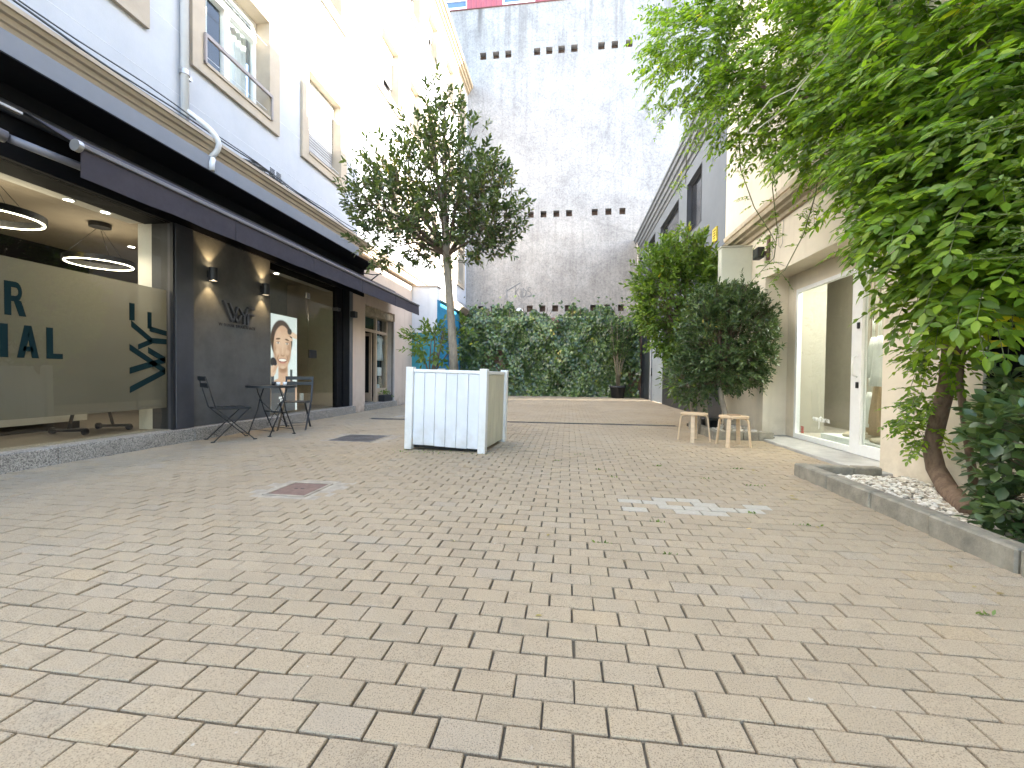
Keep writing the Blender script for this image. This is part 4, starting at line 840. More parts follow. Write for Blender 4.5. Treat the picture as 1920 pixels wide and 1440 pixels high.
    put(bpy.data.objects.new('print', me), tt); MB().box(-5.20, -5.153, 6.83, 7.57, .2, 1.96).build('print_backing', M_alu, tt)  # plain unlit panel behind the print
poster()
o = MB().box(-5.13, -5.09, 7.60, 7.69, .34, .52, .008).build('socket_box', M_whitepaint); tag(o, 'small white socket box beside the portrait poster', 'socket')

# ------------------------------------------------------------------ planter
PL = thing('planter', 'large square white wooden planter box in the middle of the courtyard', 'planter', (-1.38, 5.3, 0))
TP = Matrix.Translation((-1.385, 5.33, 0)) @ Matrix.Rotation(R(-6), 4, 'Z') @ Matrix.Rotation(R(1.2), 4, 'Y')
def pb(name, m, *bx, bev=.004): 
    q = MB()
    for b in bx: q.box(*b, bev)
    return q.build(name, m, PL, M=TP)
h_ = .46
for sx in (-1, 1):
    for sy in (-1, 1): pb('post', render_mat('post_white', (0.8, 0.8, 0.78), (0.42, 0.38, 0.3), 0.2), (sx * h_ - .045, sx * h_ + .045, sy * h_ - .045, sy * h_ + .045, 0, .985), bev=.006)
for s_ in (-1, 1):
    pb('rail', M_whitepaint, (-h_ + .046, h_ - .046, s_ * h_ - .022, s_ * h_ + .022, .925, .962)); pb('rail', M_whitepaint, (s_ * h_ - .022, s_ * h_ + .022, -h_ + .046, h_ - .046, .925, .962))
    n = 6; w0 = -h_ + .048; bw = (2 * h_ - .096) / n
    for k in range(n):
        a = w0 + k * bw + .0025; b = a + bw - .005; zz = .055 + random.uniform(-.004, .004); d_ = random.uniform(-.0015, .0015)
        pb('board', M_board, (a, b, s_ * h_ - .012 + d_, s_ * h_ + .012 + d_, zz, .922)); pb('board', mat('board_yellowed', (.58, .56, .44), .6, .15, 8, stretch=(1, 1, .3)) if s_ > 0 else M_board, (s_ * h_ - .012 + d_, s_ * h_ + .012 + d_, a, b, zz, .922))
pb('soil', M_soil, (-h_ + .013, h_ - .013, -h_ + .013, h_ - .013, .08, .87))
pb('foot_frame', M_dark, (-h_ + .05, h_ - .05, -h_ + .02, h_ - .02, .02, .075))

# ------------------------------------------------------------------ foliage tools
LEAF = (np.array([(0, 0, 0), (0, .5, -.03), (0, 1, -.10), (-.21, .36, .03), (.21, .36, .03), (-.17, .70, -.01), (.17, .70, -.01)]), [(0, 1, 3), (1, 5, 3), (1, 2, 5), (0, 4, 1), (1, 4, 6), (1, 6, 2)])
ROUND = (np.array([(0, 0, 0), (0, .5, -.04), (0, 1, -.12), (-.30, .38, .04), (.30, .38, .04), (-.26, .74, -.01), (.26, .74, -.01)]), LEAF[1])
IVY = (np.array([(0, .25, -.03), (0, 0, 0), (-.42, .02, -.03), (-.30, .30, .02), (-.45, .55, -.02), (-.15, .58, .02), (0, 1, -.10), (.15, .58, .02), (.45, .55, -.02), (.30, .30, .02), (.42, .02, -.03)]), [(0, 2, 1), (0, 3, 2), (0, 4, 3), (0, 5, 4), (0, 6, 5), (0, 7, 6), (0, 8, 7), (0, 9, 8), (0, 10, 9), (0, 1, 10)])
def norm(a): return a / np.maximum(1e-9, np.linalg.norm(a, axis=-1, keepdims=True))
def foliage(parent, m, shape, P, D, Nn, S, parts=300, name='crown', leaf='leaf'):
    P, D, Nn, S = map(np.asarray, (P, D, Nn, S)); V, F_ = shape
    y = norm(D); x = norm(np.cross(y, Nn)); z = np.cross(x, y)
    B = np.stack([x, y, z], -1) * S[:, None, None]
    app = S / np.linalg.norm(P - np.array(CAM), axis=1); order = np.argsort(-app)
    k = min(parts, len(P)); near_, rest = order[:k], order[k:]
    vs = np.einsum('nij,vj->nvi', B[rest], V) + P[rest][:, None]
    nv = len(V); Fa = np.array(F_); fs = (Fa[None] + (np.arange(len(rest)) * nv)[:, None, None]).reshape(-1, 3)
    me = bpy.data.meshes.new(name); me.vertices.add(len(rest) * nv); me.vertices.foreach_set('co', vs.astype(np.float32).ravel())
    me.loops.add(fs.size); me.loops.foreach_set('vertex_index', fs.astype(np.int32).ravel()); me.polygons.add(len(fs))
    me.polygons.foreach_set('loop_start', np.arange(0, fs.size, 3, dtype=np.int32)); me.polygons.foreach_set('loop_total', np.full(len(fs), 3, np.int32))
    me.polygons.foreach_set('use_smooth', np.ones(len(fs), bool)); me.update(); me.validate(); me.materials.append(m)
    crown = put(bpy.data.objects.new(name, me), parent); tag(crown, kind='stuff')
    if k:
        lm = bpy.data.meshes.new(leaf); lm.from_pydata(V.tolist(), [], F_); lm.materials.append(m); lm.polygons.foreach_set('use_smooth', [True] * len(F_))
        for i in near_:
            o = bpy.data.objects.new(leaf, lm); put(o, crown); Mx = Matrix(B[i].tolist()).to_4x4(); Mx.translation = P[i].tolist(); o.matrix_basis = Mx
    return crown
def rand_dir(n): return norm(rng.normal(size=(n, 3)))
def sprigs(cent, dirs, nl, length, ls, spread=.8):
    """twigs with leaves: returns leaf arrays and twig segments"""
    P = []; D = []; Nn = []; S = []; seg = []
    for c, d in zip(cent, dirs):
        d = norm(np.array(d)); ln = length * rng.uniform(.6, 1.25); e = c + d * ln; seg.append((c, e))
        up = np.array((0, 0, 1.)); s0 = norm(np.cross(d, up) + 1e-6); u0 = np.cross(s0, d)
        for k in range(nl):
            f = (k + .6) / nl; a = k * 2.4 + rng.uniform(0, .6); o = s0 * math.cos(a) + u0 * math.sin(a)
            P.append(c + d * ln * f); D.append(norm(d * .7 + o * spread + rng.normal(0, .15, 3))); Nn.append(norm(up * .8 + d * .3 + rng.normal(0, .45, 3))); S.append(ls * rng.uniform(.65, 1.15))
        P.append(e); D.append(d + rng.normal(0, .1, 3)); Nn.append(norm(up + rng.normal(0, .4, 3))); S.append(ls)
    return P, D, Nn, S, seg
def shell_points(n, c, r, inner=.45, low=-1.0):
    out = []
    while len(out) < n:
        v = rand_dir(1)[0]
        if v[2] < low: continue
        rr_ = rng.uniform(inner ** 3, 1) ** (1 / 3); out.append((np.array(c) + v * rr_ * np.array(r), v))
    return out

# ------------------------------------------------------------------ planter tree and the small shrub at its foot
M_lf_tree = leaf_mat('bay_leaf', (.045, .07, .028), (.085, .12, .042), (.17, .21, .06), .35, .3)
M_lf_small = leaf_mat('citrus_leaf', (.06, .11, .02), (.12, .19, .035), (.22, .28, .05), .4, .35)
TR = thing('planter_tree', 'slim standard tree with loose rounded crown growing in the white planter', 'tree', (-1.47, 5.38, .87))
tp = [(-1.46, 5.38, .8), (-1.48, 5.38, 1.2), (-1.52, 5.39, 1.7), (-1.56, 5.4, 2.15), (-1.585, 5.4, 2.5), (-1.62, 5.4, 2.9), (-1.68, 5.42, 3.4)]
MB().tube(tp, [.062, .056, .05, .048, .05, .034, .018], 12).build('trunk', M_bark, TR)
blobs = [((-1.80, 5.4, 3.0), (.98, .9, .64), 330), ((-1.75, 5.4, 3.5), (.84, .78, .5), 190), ((-1.75, 5.4, 4.05), (.42, .4, .4), 42), ((-1.62, 5.4, 4.45), (.14, .14, .2), 9), ((-1.0, 5.35, 3.0), (.42, .5, .55), 120), ((-2.5, 5.4, 3.2), (.42, .45, .4), 46), ((-2.25, 5.3, 2.62), (.5, .45, .28), 46), ((-1.0, 5.3, 2.58), (.35, .4, .22), 26), ((-1.25, 5.4, 3.75), (.28, .3, .45), 22), ((-2.88, 5.4, 3.15), (.12, .2, .14), 5)]
cs, ds = [], []
for c, r_, n in blobs:
    for p, v in shell_points(n, c, r_, .3): cs.append(p); ds.append(v * .8 + np.array((0, 0, .55)) + rng.normal(0, .35, 3))
P, D, Nn, S, seg = sprigs(cs, ds, 11, .19, .082)
foliage(TR, M_lf_tree, LEAF, P, D, Nn, S)
q = MB()
hub = np.array((-1.58, 5.4, 2.45))
for c, r_, n in blobs:
    for k in range(3 if n > 30 else 1):
        e = np.array(c) + rng.normal(0, .3, 3) * np.array(r_); m_ = hub * .45 + e * .55 + np.array((0, 0, .12)); q.tube([hub + rng.normal(0, .01, 3), m_, e], [.02, .013, .006], 6)
for i in range(0, len(seg), 1):
    a, b = seg[i]; q.tube([a - (b - a) * .5, b], [.005, .002], 4, caps=False)
q.build('branches', M_brtwig, TR)
SS = thing('planter_shrub', 'small leafy green shrub growing behind the left edge of the white planter', 'shrub', (-1.85, 5.65, .87))
cs, ds = [], []
q = MB()
for k in range(7):
    e = np.array((-1.85, 5.6, 1.32)) + rng.normal(0, 1, 3) * np.array((.24, .12, .10)); q.tube([(-1.88, 5.65, .85), (-1.88 + (e[0] + 1.88) * .4, 5.63, 1.05), tuple(e)], [.014, .01, .005], 6)
q.build('stems', M_brtwig, SS)
for p, v in shell_points(80, (-1.85, 5.6, 1.34), (.36, .22, .22), .2): cs.append(p); ds.append(v + np.array((0, 0, .4)))
for p, v in shell_points(16, (-1.45, 5.7, 1.38), (.12, .12, .22), .2): cs.append(p); ds.append(v + np.array((0, 0, .4)))
P, D, Nn, S, seg = sprigs(cs, ds, 6, .12, .085); foliage(SS, M_lf_small, LEAF, P, D, Nn, S)

# ------------------------------------------------------------------ shrubs by the cream shop
def bush(name, label, base, blobs_, m, shape, nl, tl, ls, stems, up=.3, sd=.06):
    t = thing(name, label, 'shrub', base); cs, ds = [], []
    for c, r_, n in blobs_:
        for p, v in shell_points(n, c, r_, .55): cs.append(p); ds.append(v + np.array((0, 0, up)) + rng.normal(0, .3, 3))
    P, D, Nn, S, seg = sprigs(cs, ds, nl, tl, ls); foliage(t, m, shape, P, D, Nn, S)
    for pts, rs in stems: MB().tube(pts, rs, 10).build('trunk', M_bark, t)
    q = MB()
    for a, b in seg[::2]: q.tube([a - (b - a), b], [.004, .002], 4, caps=False)
    for c, r_, n in blobs_:
        for k in range(8):
            e = np.array(c) + rand_dir(1)[0] * np.array(r_) * .7; q.tube([stems[0][0][-1], (np.array(stems[0][0][-1]) + e) / 2 + rng.normal(0, .05, 3), e], [.016, .01, .004], 5, caps=False)
    q.build('branches', M_brtwig, t); return t
M_lf_dark = leaf_mat('dark_bush_leaf', (.035, .062, .024), (.07, .115, .04), (.15, .20, .075), .4, .25)
M_lf_laurel = leaf_mat('laurel_leaf', (.06, .11, .02), (.12, .20, .03), (.23, .31, .045), .4, .35)
bush('round_shrub', 'dense dark green round shrub on a bent trunk behind the two stools', (2.42, 6.95, 0), [((2.36, 6.85, 1.48), (.64, .64, .78), 1150), ((2.25, 6.9, 1.98), (.34, .38, .30), 190), ((1.98, 7.0, .92), (.34, .36, .4), 230), ((2.55, 6.8, 2.2), (.14, .2, .2), 10), ((2.68, 6.78, 1.05), (.2, .25, .35), 90)], M_lf_dark, LEAF, 12, .15, .066,
     [([(2.36, 6.72, 0), (2.36, 6.74, .3), (2.30, 6.78, .55), (2.25, 6.8, .85)], [.05, .042, .04, .03]), ([(2.2, 7.05, 0), (2.15, 7.05, .5), (2.1, 7.0, .9)], [.03, .025, .02]), ([(2.1, 7.15, 0), (2.05, 7.1, .6)], [.025, .02])])
bush('laurel_shrub', 'tall light green laurel shrub behind the dark round shrub', (2.4, 8.2, 0), [((2.2, 8.7, 2.35), (.8, .75, 1.05), 800), ((2.05, 8.5, 3.15), (.4, .45, .45), 130), ((1.75, 8.8, 2.6), (.5, .5, .75), 150), ((2.3, 8.4, 1.0), (.4, .4, .5), 120), ((2.65, 8.3, 2.6), (.3, .35, .5), 60)], M_lf_laurel, LEAF, 10, .24, .105,
     [([(2.4, 7.9, 0), (2.35, 8.1, .8), (2.25, 8.5, 1.6)], [.05, .04, .03]), ([(2.25, 8.0, 0), (2.2, 8.2, .8)], [.035, .03])])
tag(MB().loft([[(2.35 + r_ * math.cos(a * .3927), 7.45 + r_ * math.sin(a * .3927), z_) for a in range(16)] for r_, z_ in ((.12, 0), (.15, .2), (.16, .2), (.16, .24), (.13, .24))]).build('plant_pot', M_black), 'small dark pot among the trunks behind the stools', 'pot')

# potted sparse shrub in front of the ivy
t = thing('potted_shrub', 'sparse thin stemmed shrub in a black pot in front of the ivy', 'shrub', (2.1, 18.7, 0))
MB().loft([[(2.1 + r_ * math.cos(a * .2618), 18.7 + r_ * math.sin(a * .2618), z_) for a in range(24)] for r_, z_ in ((.26, 0), (.31, .42), (.34, .42), (.35, .52), (.30, .52), (.29, .45))]).build('pot', mat('pot_black', (.03, .03, .03), .6), t)
cs, ds = [], []; q = MB()
for k in range(16):
    a = rng.uniform(0, 6.28); r_ = rng.uniform(.15, .85); e = np.array((2.05 + r_ * math.cos(a) * 1.0 - .1, 18.65 + .3 * r_ * math.sin(a), rng.uniform(2.6, 3.7))); m_ = np.array((2.1 + (e[0] - 2.1) * .3, 18.7, 1.4)); q.tube([(2.1 + rng.normal(0, .06), 18.7, .45), tuple(m_), tuple(e)], [.016, .012, .006], 5)
    for f in np.linspace(.25, 1, 7): cs.append(m_ * (1 - f) + e * f); ds.append(rng.normal(0, .6, 3) + np.array((0, -.2, .4)))
q.build('stems', mat('pale_stem', (.17, .14, .09), .8), t)
P, D, Nn, S, seg = sprigs(cs, ds, 7, .28, .13); foliage(t, leaf_mat('sparse_leaf', (.06, .11, .03), (.10, .16, .05), (.16, .21, .07)), LEAF, P, D, Nn, S)
# plant in the clothes shop's box
cs = [np.array((-5.09 + rng.normal(0, .04), 11.4 + rng.normal(0, .12), .33)) for k in range(14)]; P, D, Nn, S, seg = sprigs(cs, [rng.normal(0, .5, 3) + np.array((0, 0, .7)) for c in cs], 5, .1, .07); foliage(wb, M_lf_small, LEAF, P, D, Nn, S, parts=0, name='leaves')

# ------------------------------------------------------------------ ivy on the low wall
M_ivy = leaf_mat('ivy_leaf', (.022, .042, .012), (.062, .11, .024), (.19, .26, .07), .28, .2, .7)
IV = thing('ivy', 'thick dark green ivy covering the low wall at the end of the courtyard', 'ivy', (-1, 19.3, 0))
P, D, Nn, S = [], [], [], []
def bumpf(x, z): return .16 * math.sin(2.1 * x + 1.3 * z) + .12 * math.sin(3.7 * x - 2.9 * z + 1) + .08 * math.sin(7 * x + 5 * z)
while len(P) < 17000:
    x, z_ = rng.uniform(-4.95, 3.05), rng.uniform(0, 4.6); top = 3.85 + .22 * math.sin(1.7 * x) + .18 * math.sin(4.3 * x + 1) + .10 * math.sin(11 * x)
    if x < -3.2: top += .25
    if z_ > top and rng.random() > .035 * math.exp(-(z_ - top) * 2): continue
    sp = min(math.hypot((x + 3.35) / .75, (z_ - 1.55) / .75), math.hypot((x - 2.75) / .3, (z_ - .7) / .8))
    if sp < 1 and rng.random() > .25 + .4 * sp ** 3: continue
    th = max(.05, .28 + bumpf(x, z_) + (.35 * max(0, .5 - z_)) - .25 * max(0, 1 - sp)) * rng.uniform(.5, 1)
    if z_ > 3.5: th *= .6
    P.append((x, 19.42 - th - (0 if z_ < 3.6 else -.2), z_)); D.append((rng.normal(0, .5), -.35 + rng.normal(0, .2), -1 + rng.normal(0, .35))); Nn.append((rng.normal(0, .55), -1, .45 + rng.normal(0, .55))); S.append(rng.uniform(.10, .175))
foliage(IV, M_ivy, IVY, P, D, Nn, S, name='leaves')
q = MB()
for k in range(26):
    x = rng.uniform(-4.7, 2.9); pts = [(x, 19.43, 0)]
    for j in range(8): x += rng.normal(0, .12); pts.append((min(max(x, -4.9), 3.0), 19.42, .5 * (j + 1)))
    q.tube(pts, [.03] * 3 + [.02] * 3 + [.012] * 3, 5, caps=False)
q.build('stems', M_brtwig, IV)

# ------------------------------------------------------------------ planting beds
def pebble_mesh():
    global M_pebble
    m, t, b, o = nodes('white_pebbles'); g = N(t, 'NewGeometry'); L(t, ramp(t, g.outputs['Random Per Island'], [(0, (.25, .2, .14)), (.25, (.48, .43, .34)), (.6, (.62, .58, .5)), (1, (.72, .69, .62))]), b.inputs['Base Color']); b.inputs['Roughness'].default_value = .8; M_pebble = m
pebble_mesh()
bm = bmesh.new(); bmesh.ops.create_icosphere(bm, subdivisions=1, radius=1); ICO_V = np.array([v.co[:] for v in bm.verts]); ICO_F = [tuple(v.index for v in f.verts) for f in bm.faces]; bm.free()
def gravel(parent, rects, n, z0, size):
    Vs = []; Fs = []
    for k in range(n):
        a, b, c, d = rects[rng.integers(len(rects))]; r_ = size * rng.uniform(.5, 1.3); A = Matrix.Rotation(rng.uniform(0, 6.28), 3, 'Z') @ Matrix.Rotation(rng.uniform(-.5, .5), 3, 'X')
        v = (ICO_V * np.array((r_ * 1.3, r_, r_ * .6)) * (1 + rng.normal(0, .12, (len(ICO_V), 1)))) @ np.array(A).T + np.array((rng.uniform(a, b), rng.uniform(c, d), z0 + rng.uniform(0, size * .9)))
        b_ = len(Vs) * 12; Vs.append(v); Fs += [tuple(b_ + i for i in f) for f in ICO_F]
    me = bpy.data.meshes.new('gravel'); me.from_pydata(np.concatenate(Vs).tolist(), [], Fs); me.materials.append(M_pebble); tag(put(bpy.data.objects.new('gravel', me), parent), kind='stuff')
B1 = thing('planting_bed', 'long gravel planting bed with grey kerb stones under the climbing vine', 'planting bed', (2.5, 2, 0))
y = 4.27; k = 0
while y > -5:
    ln = .5; MB().box(2.1, 2.21, y - ln + .004, y, -.05, .118 + rng.normal(0, .002), .01).build('kerb_stone', M_kerb, B1, M=Matrix.Rotation(rng.normal(0, .0012), 4, 'Z')); y -= ln
for a, b in ((2.215, 2.55), (2.554, 2.78)): MB().box(a, b, 4.17, 4.268, -.05, .115, .01).build('kerb_stone', M_kerb, B1)
MB().box(2.21, CXW, -5, 4.17, -.05, .03).build('soil', M_soil, B1)
gravel(B1, [(2.22, 2.95, 1.2, 4.15)], 5200, .035, .017)
B2 = thing('planting_bed', 'small gravel bed edged with grey blocks behind the two stools', 'planting bed', (2.5, 7, 0))
for k in range(5): MB().box(2.1, 2.2, 6.62 + k * .24, 6.855 + k * .24, -.05, .13, .008).build('edging_block', M_kerb, B2)
for k in range(4): MB().box(2.1 + k * .205, 2.3 + k * .205, 6.5, 6.6, -.05, .13, .008).build('edging_block', M_kerb, B2)
MB().box(2.2, CXW, 6.6, 8.3, -.05, .05).build('soil', M_soil, B2); gravel(B2, [(2.2, 2.95, 6.6, 7.9)], 1500, .055, .028)

# ------------------------------------------------------------------ climbing vine (wisteria) over the cream building
M_wis = leaf_mat('wisteria_leaf', (.07, .14, .016), (.16, .265, .024), (.31, .42, .035), .42, .5)
WI = thing('climbing_vine', 'large bright green climbing vine hanging over the cream shop front', 'vine', (2.62, 3.2, 0))
MB().tube([(2.55, 3.05, .06), (2.68, 3.3, .07), (2.78, 3.52, .10), (2.82, 3.68, .22), (2.80, 3.70, .38), (2.78, 3.62, .6), (2.76, 3.52, .9), (2.74, 3.46, 1.35), (2.72, 3.38, 1.9), (2.7, 3.3, 2.6), (2.75, 3.9, 3.3), (2.7, 4.8, 4.2)], [.06, .062, .062, .06, .055, .052, .05, .05, .048, .045, .035, .025], 12).build('trunk', M_vine, WI)
for pts in ([(2.78, 3.3, .1), (2.72, 3.38, .9), (2.70, 3.3, 1.5), (2.6, 3.1, 2.3)], [(2.78, 3.62, .7), (2.72, 3.45, 1.0), (2.66, 3.25, 1.35), (2.6, 3.05, 1.9)], [(2.74, 3.46, 1.2), (2.78, 3.35, 1.7), (2.65, 3.0, 2.6)], [(2.7, 3.3, 2.5), (2.5, 4.2, 3.3), (2.1, 5.2, 4.2), (1.6, 6.0, 5.2)]):
    MB().tube(pts, [.026, .02, .014, .008], 8).build('stem', M_vine, WI)
WB = [((1.62, 5.94, 5.05), .62, 150, 1), ((2.23, 5.62, 5.12), .85, 260, 1), ((1.75, 6.36, 6.0), .7, 140, 1), ((1.9, 5.35, 4.12), .42, 70, 1), ((2.2, 5.08, 3.68), .40, 60, .9), ((2.55, 4.94, 4.15), .8, 300, 1), ((2.45, 4.7, 3.35), .36, 60, .9), ((2.75, 4.37, 4.1), .85, 260, 1), ((2.6, 4.13, 3.2), .62, 210, 1), ((2.55, 3.8, 2.72), .36, 80, 1), ((2.65, 3.53, 3.3), .7, 230, 1), ((2.52, 3.4, 2.55), .52, 190, 1.1), ((2.62, 3.01, 2.75), .6, 170, 1.1), ((2.48, 2.87, 2.05), .5, 170, 1.15), ((2.36, 3.15, 1.92), .34, 95, 1.15), ((2.42, 2.85, 1.55), .32, 70, 1.15), ((2.5, 3.2, 1.50), .24, 60, 1), ((2.70, 3.5, 1.12), .15, 36, .75), ((2.76, 3.68, .78), .1, 18, .62), ((2.78, 3.76, .5), .1, 14, .65), ((2.74, 3.84, .62), .1, 12, .65), ((2.62, 3.0, 3.6), .7, 120, 1.1), ((2.4, 5.5, 6.2), .9, 160, 1), ((2.65, 2.5, 2.4), .55, 120, 1.1), ((2.6, 4.4, 5.2), .8, 120, 1)]
P, D, Nn, S = [], [], [], []; q = MB()
def compound(c, d, ln, ls, nleaf=5):
    """one pinnate leaf: paired leaflets on a drooping stalk"""
    d = norm(np.array(d, float)); side = norm(np.cross(d, (0, 0, 1)) + 1e-6); upv = np.cross(side, d); pts = []
    for k in range(6): f = k / 5; pts.append(c + d * ln * f + np.array((0, 0, -.35 * ln * f * f)))
    q.tube(pts, [.0022] * 6, 3, caps=False)
    for k in range(nleaf):
        f = .22 + .72 * k / (nleaf - 1); p = c + d * ln * f + np.array((0, 0, -.35 * ln * f * f)); s_ = ls * (1.1 - .35 * f) * rng.uniform(.85, 1.1)
        for sg in (-1, 1):
            P.append(p); D.append(norm(side * sg * .9 + d * .55 + np.array((0, 0, -.25)) + rng.normal(0, .17, 3))); Nn.append(norm(upv * .55 + np.array((-.4, -.45, .25)) + rng.normal(0, .42, 3))); S.append(s_)
    e = pts[-1]; P.append(e); D.append(norm(d + np.array((0, 0, -.6)))); Nn.append(upv); S.append(ls * .9)
for c, r_, n, k_ in WB:
    for p, v in shell_points(int(n * 1.25), c, (r_, r_, r_ * .85), .5):
        if p[0] > 2.93: p[0] = 2.93 - rng.uniform(0, .1)
        if p[2] < .2: continue
        out = v * .8 + np.array((-.5, -.35, -.05)) + rng.normal(0, .55, 3); out[2] = out[2] * .75 - .15
        compound(p, out, rng.uniform(.18, .30) * min(1, k_), .088 * k_)
# loose hanging shoots in front of the moulding and over the window
for pts, n in (([(1.95, 5.4, 4.0), (2.1, 5.7, 3.5), (2.35, 5.9, 3.1), (2.5, 5.8, 2.75), (2.45, 5.5, 2.5)], 9), ([(2.2, 5.0, 3.5), (2.3, 5.3, 3.1), (2.5, 5.6, 2.7), (2.6, 5.9, 2.45), (2.5, 6.3, 2.25)], 9), ([(2.45, 4.6, 3.2), (2.5, 4.8, 2.8), (2.55, 5.1, 2.5), (2.55, 5.5, 2.2), (2.5, 5.8, 2.1)], 10), ([(2.5, 3.9, 2.6), (2.6, 4.05, 2.3), (2.65, 4.15, 2.05), (2.65, 4.3, 1.95)], 6), ([(2.5, 3.4, 2.1), (2.66, 3.55, 1.8), (2.72, 3.6, 1.55)], 5), ([(1.6, 6.2, 4.6), (1.5, 6.6, 4.9), (1.3, 7.0, 4.8)], 7), ([(1.5, 6.2, 5.4), (1.3, 6.6, 5.3), (1.15, 7.0, 5.1)], 8), ([(1.7, 5.8, 4.3), (1.6, 6.3, 4.0), (1.75, 6.9, 3.9), (1.7, 7.4, 4.0)], 8)):
    pts = [np.array(p) for p in pts]; q.tube(pts, [.008] + [.006] * (len(pts) - 2) + [.003], 5, caps=False)
    for k in range(n * 2):
        f = rng.uniform(.1, 1) * (len(pts) - 1); i = min(int(f), len(pts) - 2); p = pts[i] + (pts[i + 1] - pts[i]) * (f - i); compound(p, rng.normal(0, .8, 3) + np.array((-.5, -.2, .1)), rng.uniform(.12, .2), .05, 5)
foliage(WI, M_wis, LEAF, P, D, Nn, S)
q.build('leaf_stalks', M_twig, WI)
q = MB(); q.tube([(2.0, 4.0, 3.5), (1.92, 4.02, 3.42), (1.75, 4.1, 3.38), (1.62, 4.15, 3.22), (1.58, 4.15, 3.12), (1.63, 4.12, 3.10), (1.66, 4.12, 3.14), (1.85, 4.05, 3.26), (1.95, 4.0, 3.42), (2.1, 3.9, 3.6)], .006, 5); q.build('dry_tendril', mat('dry_tendril', (.42, .38, .28), .8), WI)
# dark glossy shrub in the near end of the bed, and a small leaved privet at the picture's right edge
M_lf_pit = leaf_mat('pittosporum_leaf', (.035, .065, .026), (.065, .11, .04), (.14, .20, .06), .35, .25)
bush('broadleaf_shrub', 'dark broad leaved shrub at the near end of the kerbed bed', (2.6, 2.55, .03), [((2.60, 2.40, .5), (.34, .5, .46), 330), ((2.50, 2.2, .62), (.35, .5, .4), 160), ((2.62, 2.78, .68), (.18, .2, .22), 60), ((2.45, 2.40, .2), (.18, .35, .18), 60)], M_lf_pit, ROUND, 8, .13, .075,
     [([(2.6, 2.6, .0), (2.6, 2.6, .4)], [.03, .02]), ([(2.65, 2.3, 0), (2.6, 2.3, .4)], [.025, .02])], up=.45)
t = thing('privet_shrub', 'fine leaved pale green privet sprigs entering at the right picture edge', 'shrub', (2.75, 2.2, .03)); cs, ds = [], []
MB().tube([(2.75, 2.1, 0), (2.7, 2.1, 1.2), (2.6, 2.05, 2.4)], [.03, .025, .015], 8).build('trunk', M_bark, t)
q = MB()
for k in range(26):
    z_ = rng.uniform(1.35, 2.35); b = np.array((2.35 + rng.normal(0, .06), 2.15 + rng.normal(0, .1), z_)); e = b + np.array((-.28, .26, .06)) * rng.uniform(.6, 1.2) + rng.normal(0, .04, 3); q.tube([(2.62, 2.07, z_ - .15), b, e], [.006, .004, .002], 4, caps=False)
    for f in np.linspace(0, 1, 7): cs.append(b * (1 - f) + e * f); ds.append((e - b) + rng.normal(0, .03, 3))
q.build('stems', M_twig, t)
P, D, Nn, S, seg = sprigs(cs, ds, 6, .05, .030, 1.0); foliage(t, leaf_mat('privet_leaf', (.09, .15, .03), (.16, .24, .06), (.26, .33, .11)), ROUND, P, D, Nn, S)

# ------------------------------------------------------------------ furniture
def bistro_chair(label, c, ang):
    M_ = Matrix.Translation(c) @ Matrix.Rotation(ang, 4, 'Z'); t = thing('bistro_chair', label, 'chair', c, 'folding bistro chairs')
    w_ = .19
    for k in range(5): MB().box(-w_ + .015, w_ - .015, -.19 + k * .082, -.125 + k * .082, .435, .448, .003).build('seat_slat', M_ironchair, t, M=M_)
    for s_ in (-1, 1):
        MB().bar((s_ * w_, -.185, .43), (s_ * w_, .205, .43), .012, .022).build('seat_rail', M_ironchair, t, M=M_)
        MB().bar((s_ * (w_ + .012), -.31, .85), (s_ * (w_ + .012), -.20, .44), .010, .026, up=(1, 0, 0)).bar((s_ * (w_ + .012), -.20, .44), (s_ * (w_ + .012), .235, .012), .010, .026, up=(1, 0, 0)).bar((s_ * (w_ + .012), .225, .008), (s_ * (w_ + .012), .27, .008), .018, .014).build('back_leg', M_ironchair, t, M=M_)
        MB().bar((s_ * (w_ - .006), .19, .43), (s_ * (w_ - .006), -.215, .012), .010, .026, up=(1, 0, 0)).bar((s_ * (w_ - .006), -.205, .008), (s_ * (w_ - .006), -.25, .008), .018, .014).build('front_leg', M_ironchair, t, M=M_)
        MB().disc((s_ * (w_ + .004), .0, .225), 0, .012, -.012, .012, 10, 'x').build('pivot', M_alu, t, M=M_)
    for z_, yy in ((.825, -.305), (.735, -.281)): MB().box(-w_ - .03, w_ + .03, yy - .012, yy + .002, z_ - .03, z_ + .028, .003).build('back_slat', M_ironchair, t, M=M_)
    [MB().bar((-w_, y_, .075), (w_, y_, .075), .008).build('stretcher', M_ironchair, t, M=M_) for y_ in (.17, -.15)]
bistro_chair('black folding bistro chair seen side on, left of the table', (-4.52, 5.2, 0), R(-36)); bistro_chair('black folding bistro chair behind the table, its slatted back towards the poster', (-4.42, 6.45, 0), R(202))
T = thing('bistro_table', 'black folding bistro table between the two chairs', 'table', (-4.34, 5.78, 0)); M_ = Matrix.Translation((-4.34, 5.78, 0)) @ Matrix.Rotation(R(-20), 4, 'Z')
MB().disc((0, 0, 0), 0, .33, .705, .72, 40).disc((0, 0, 0), .315, .332, .69, .722, 40).build('top', M_ironchair, T, M=M_)
for s_ in (-1, 1):
    for u in (-1, 1): MB().tube([(s_ * .27, u * .06, .70), (s_ * .275, u * .03, .60), (s_ * .27, -u * .01, .5), (s_ * .26, -u * .05, .35), (s_ * .25, -u * .19, .015)], .009, 8).box(s_ * .25 - .03, s_ * .25 + .015, -u * .19 - .015, -u * .19 + .015, .002, .014).build('leg', M_ironchair, T, M=M_)
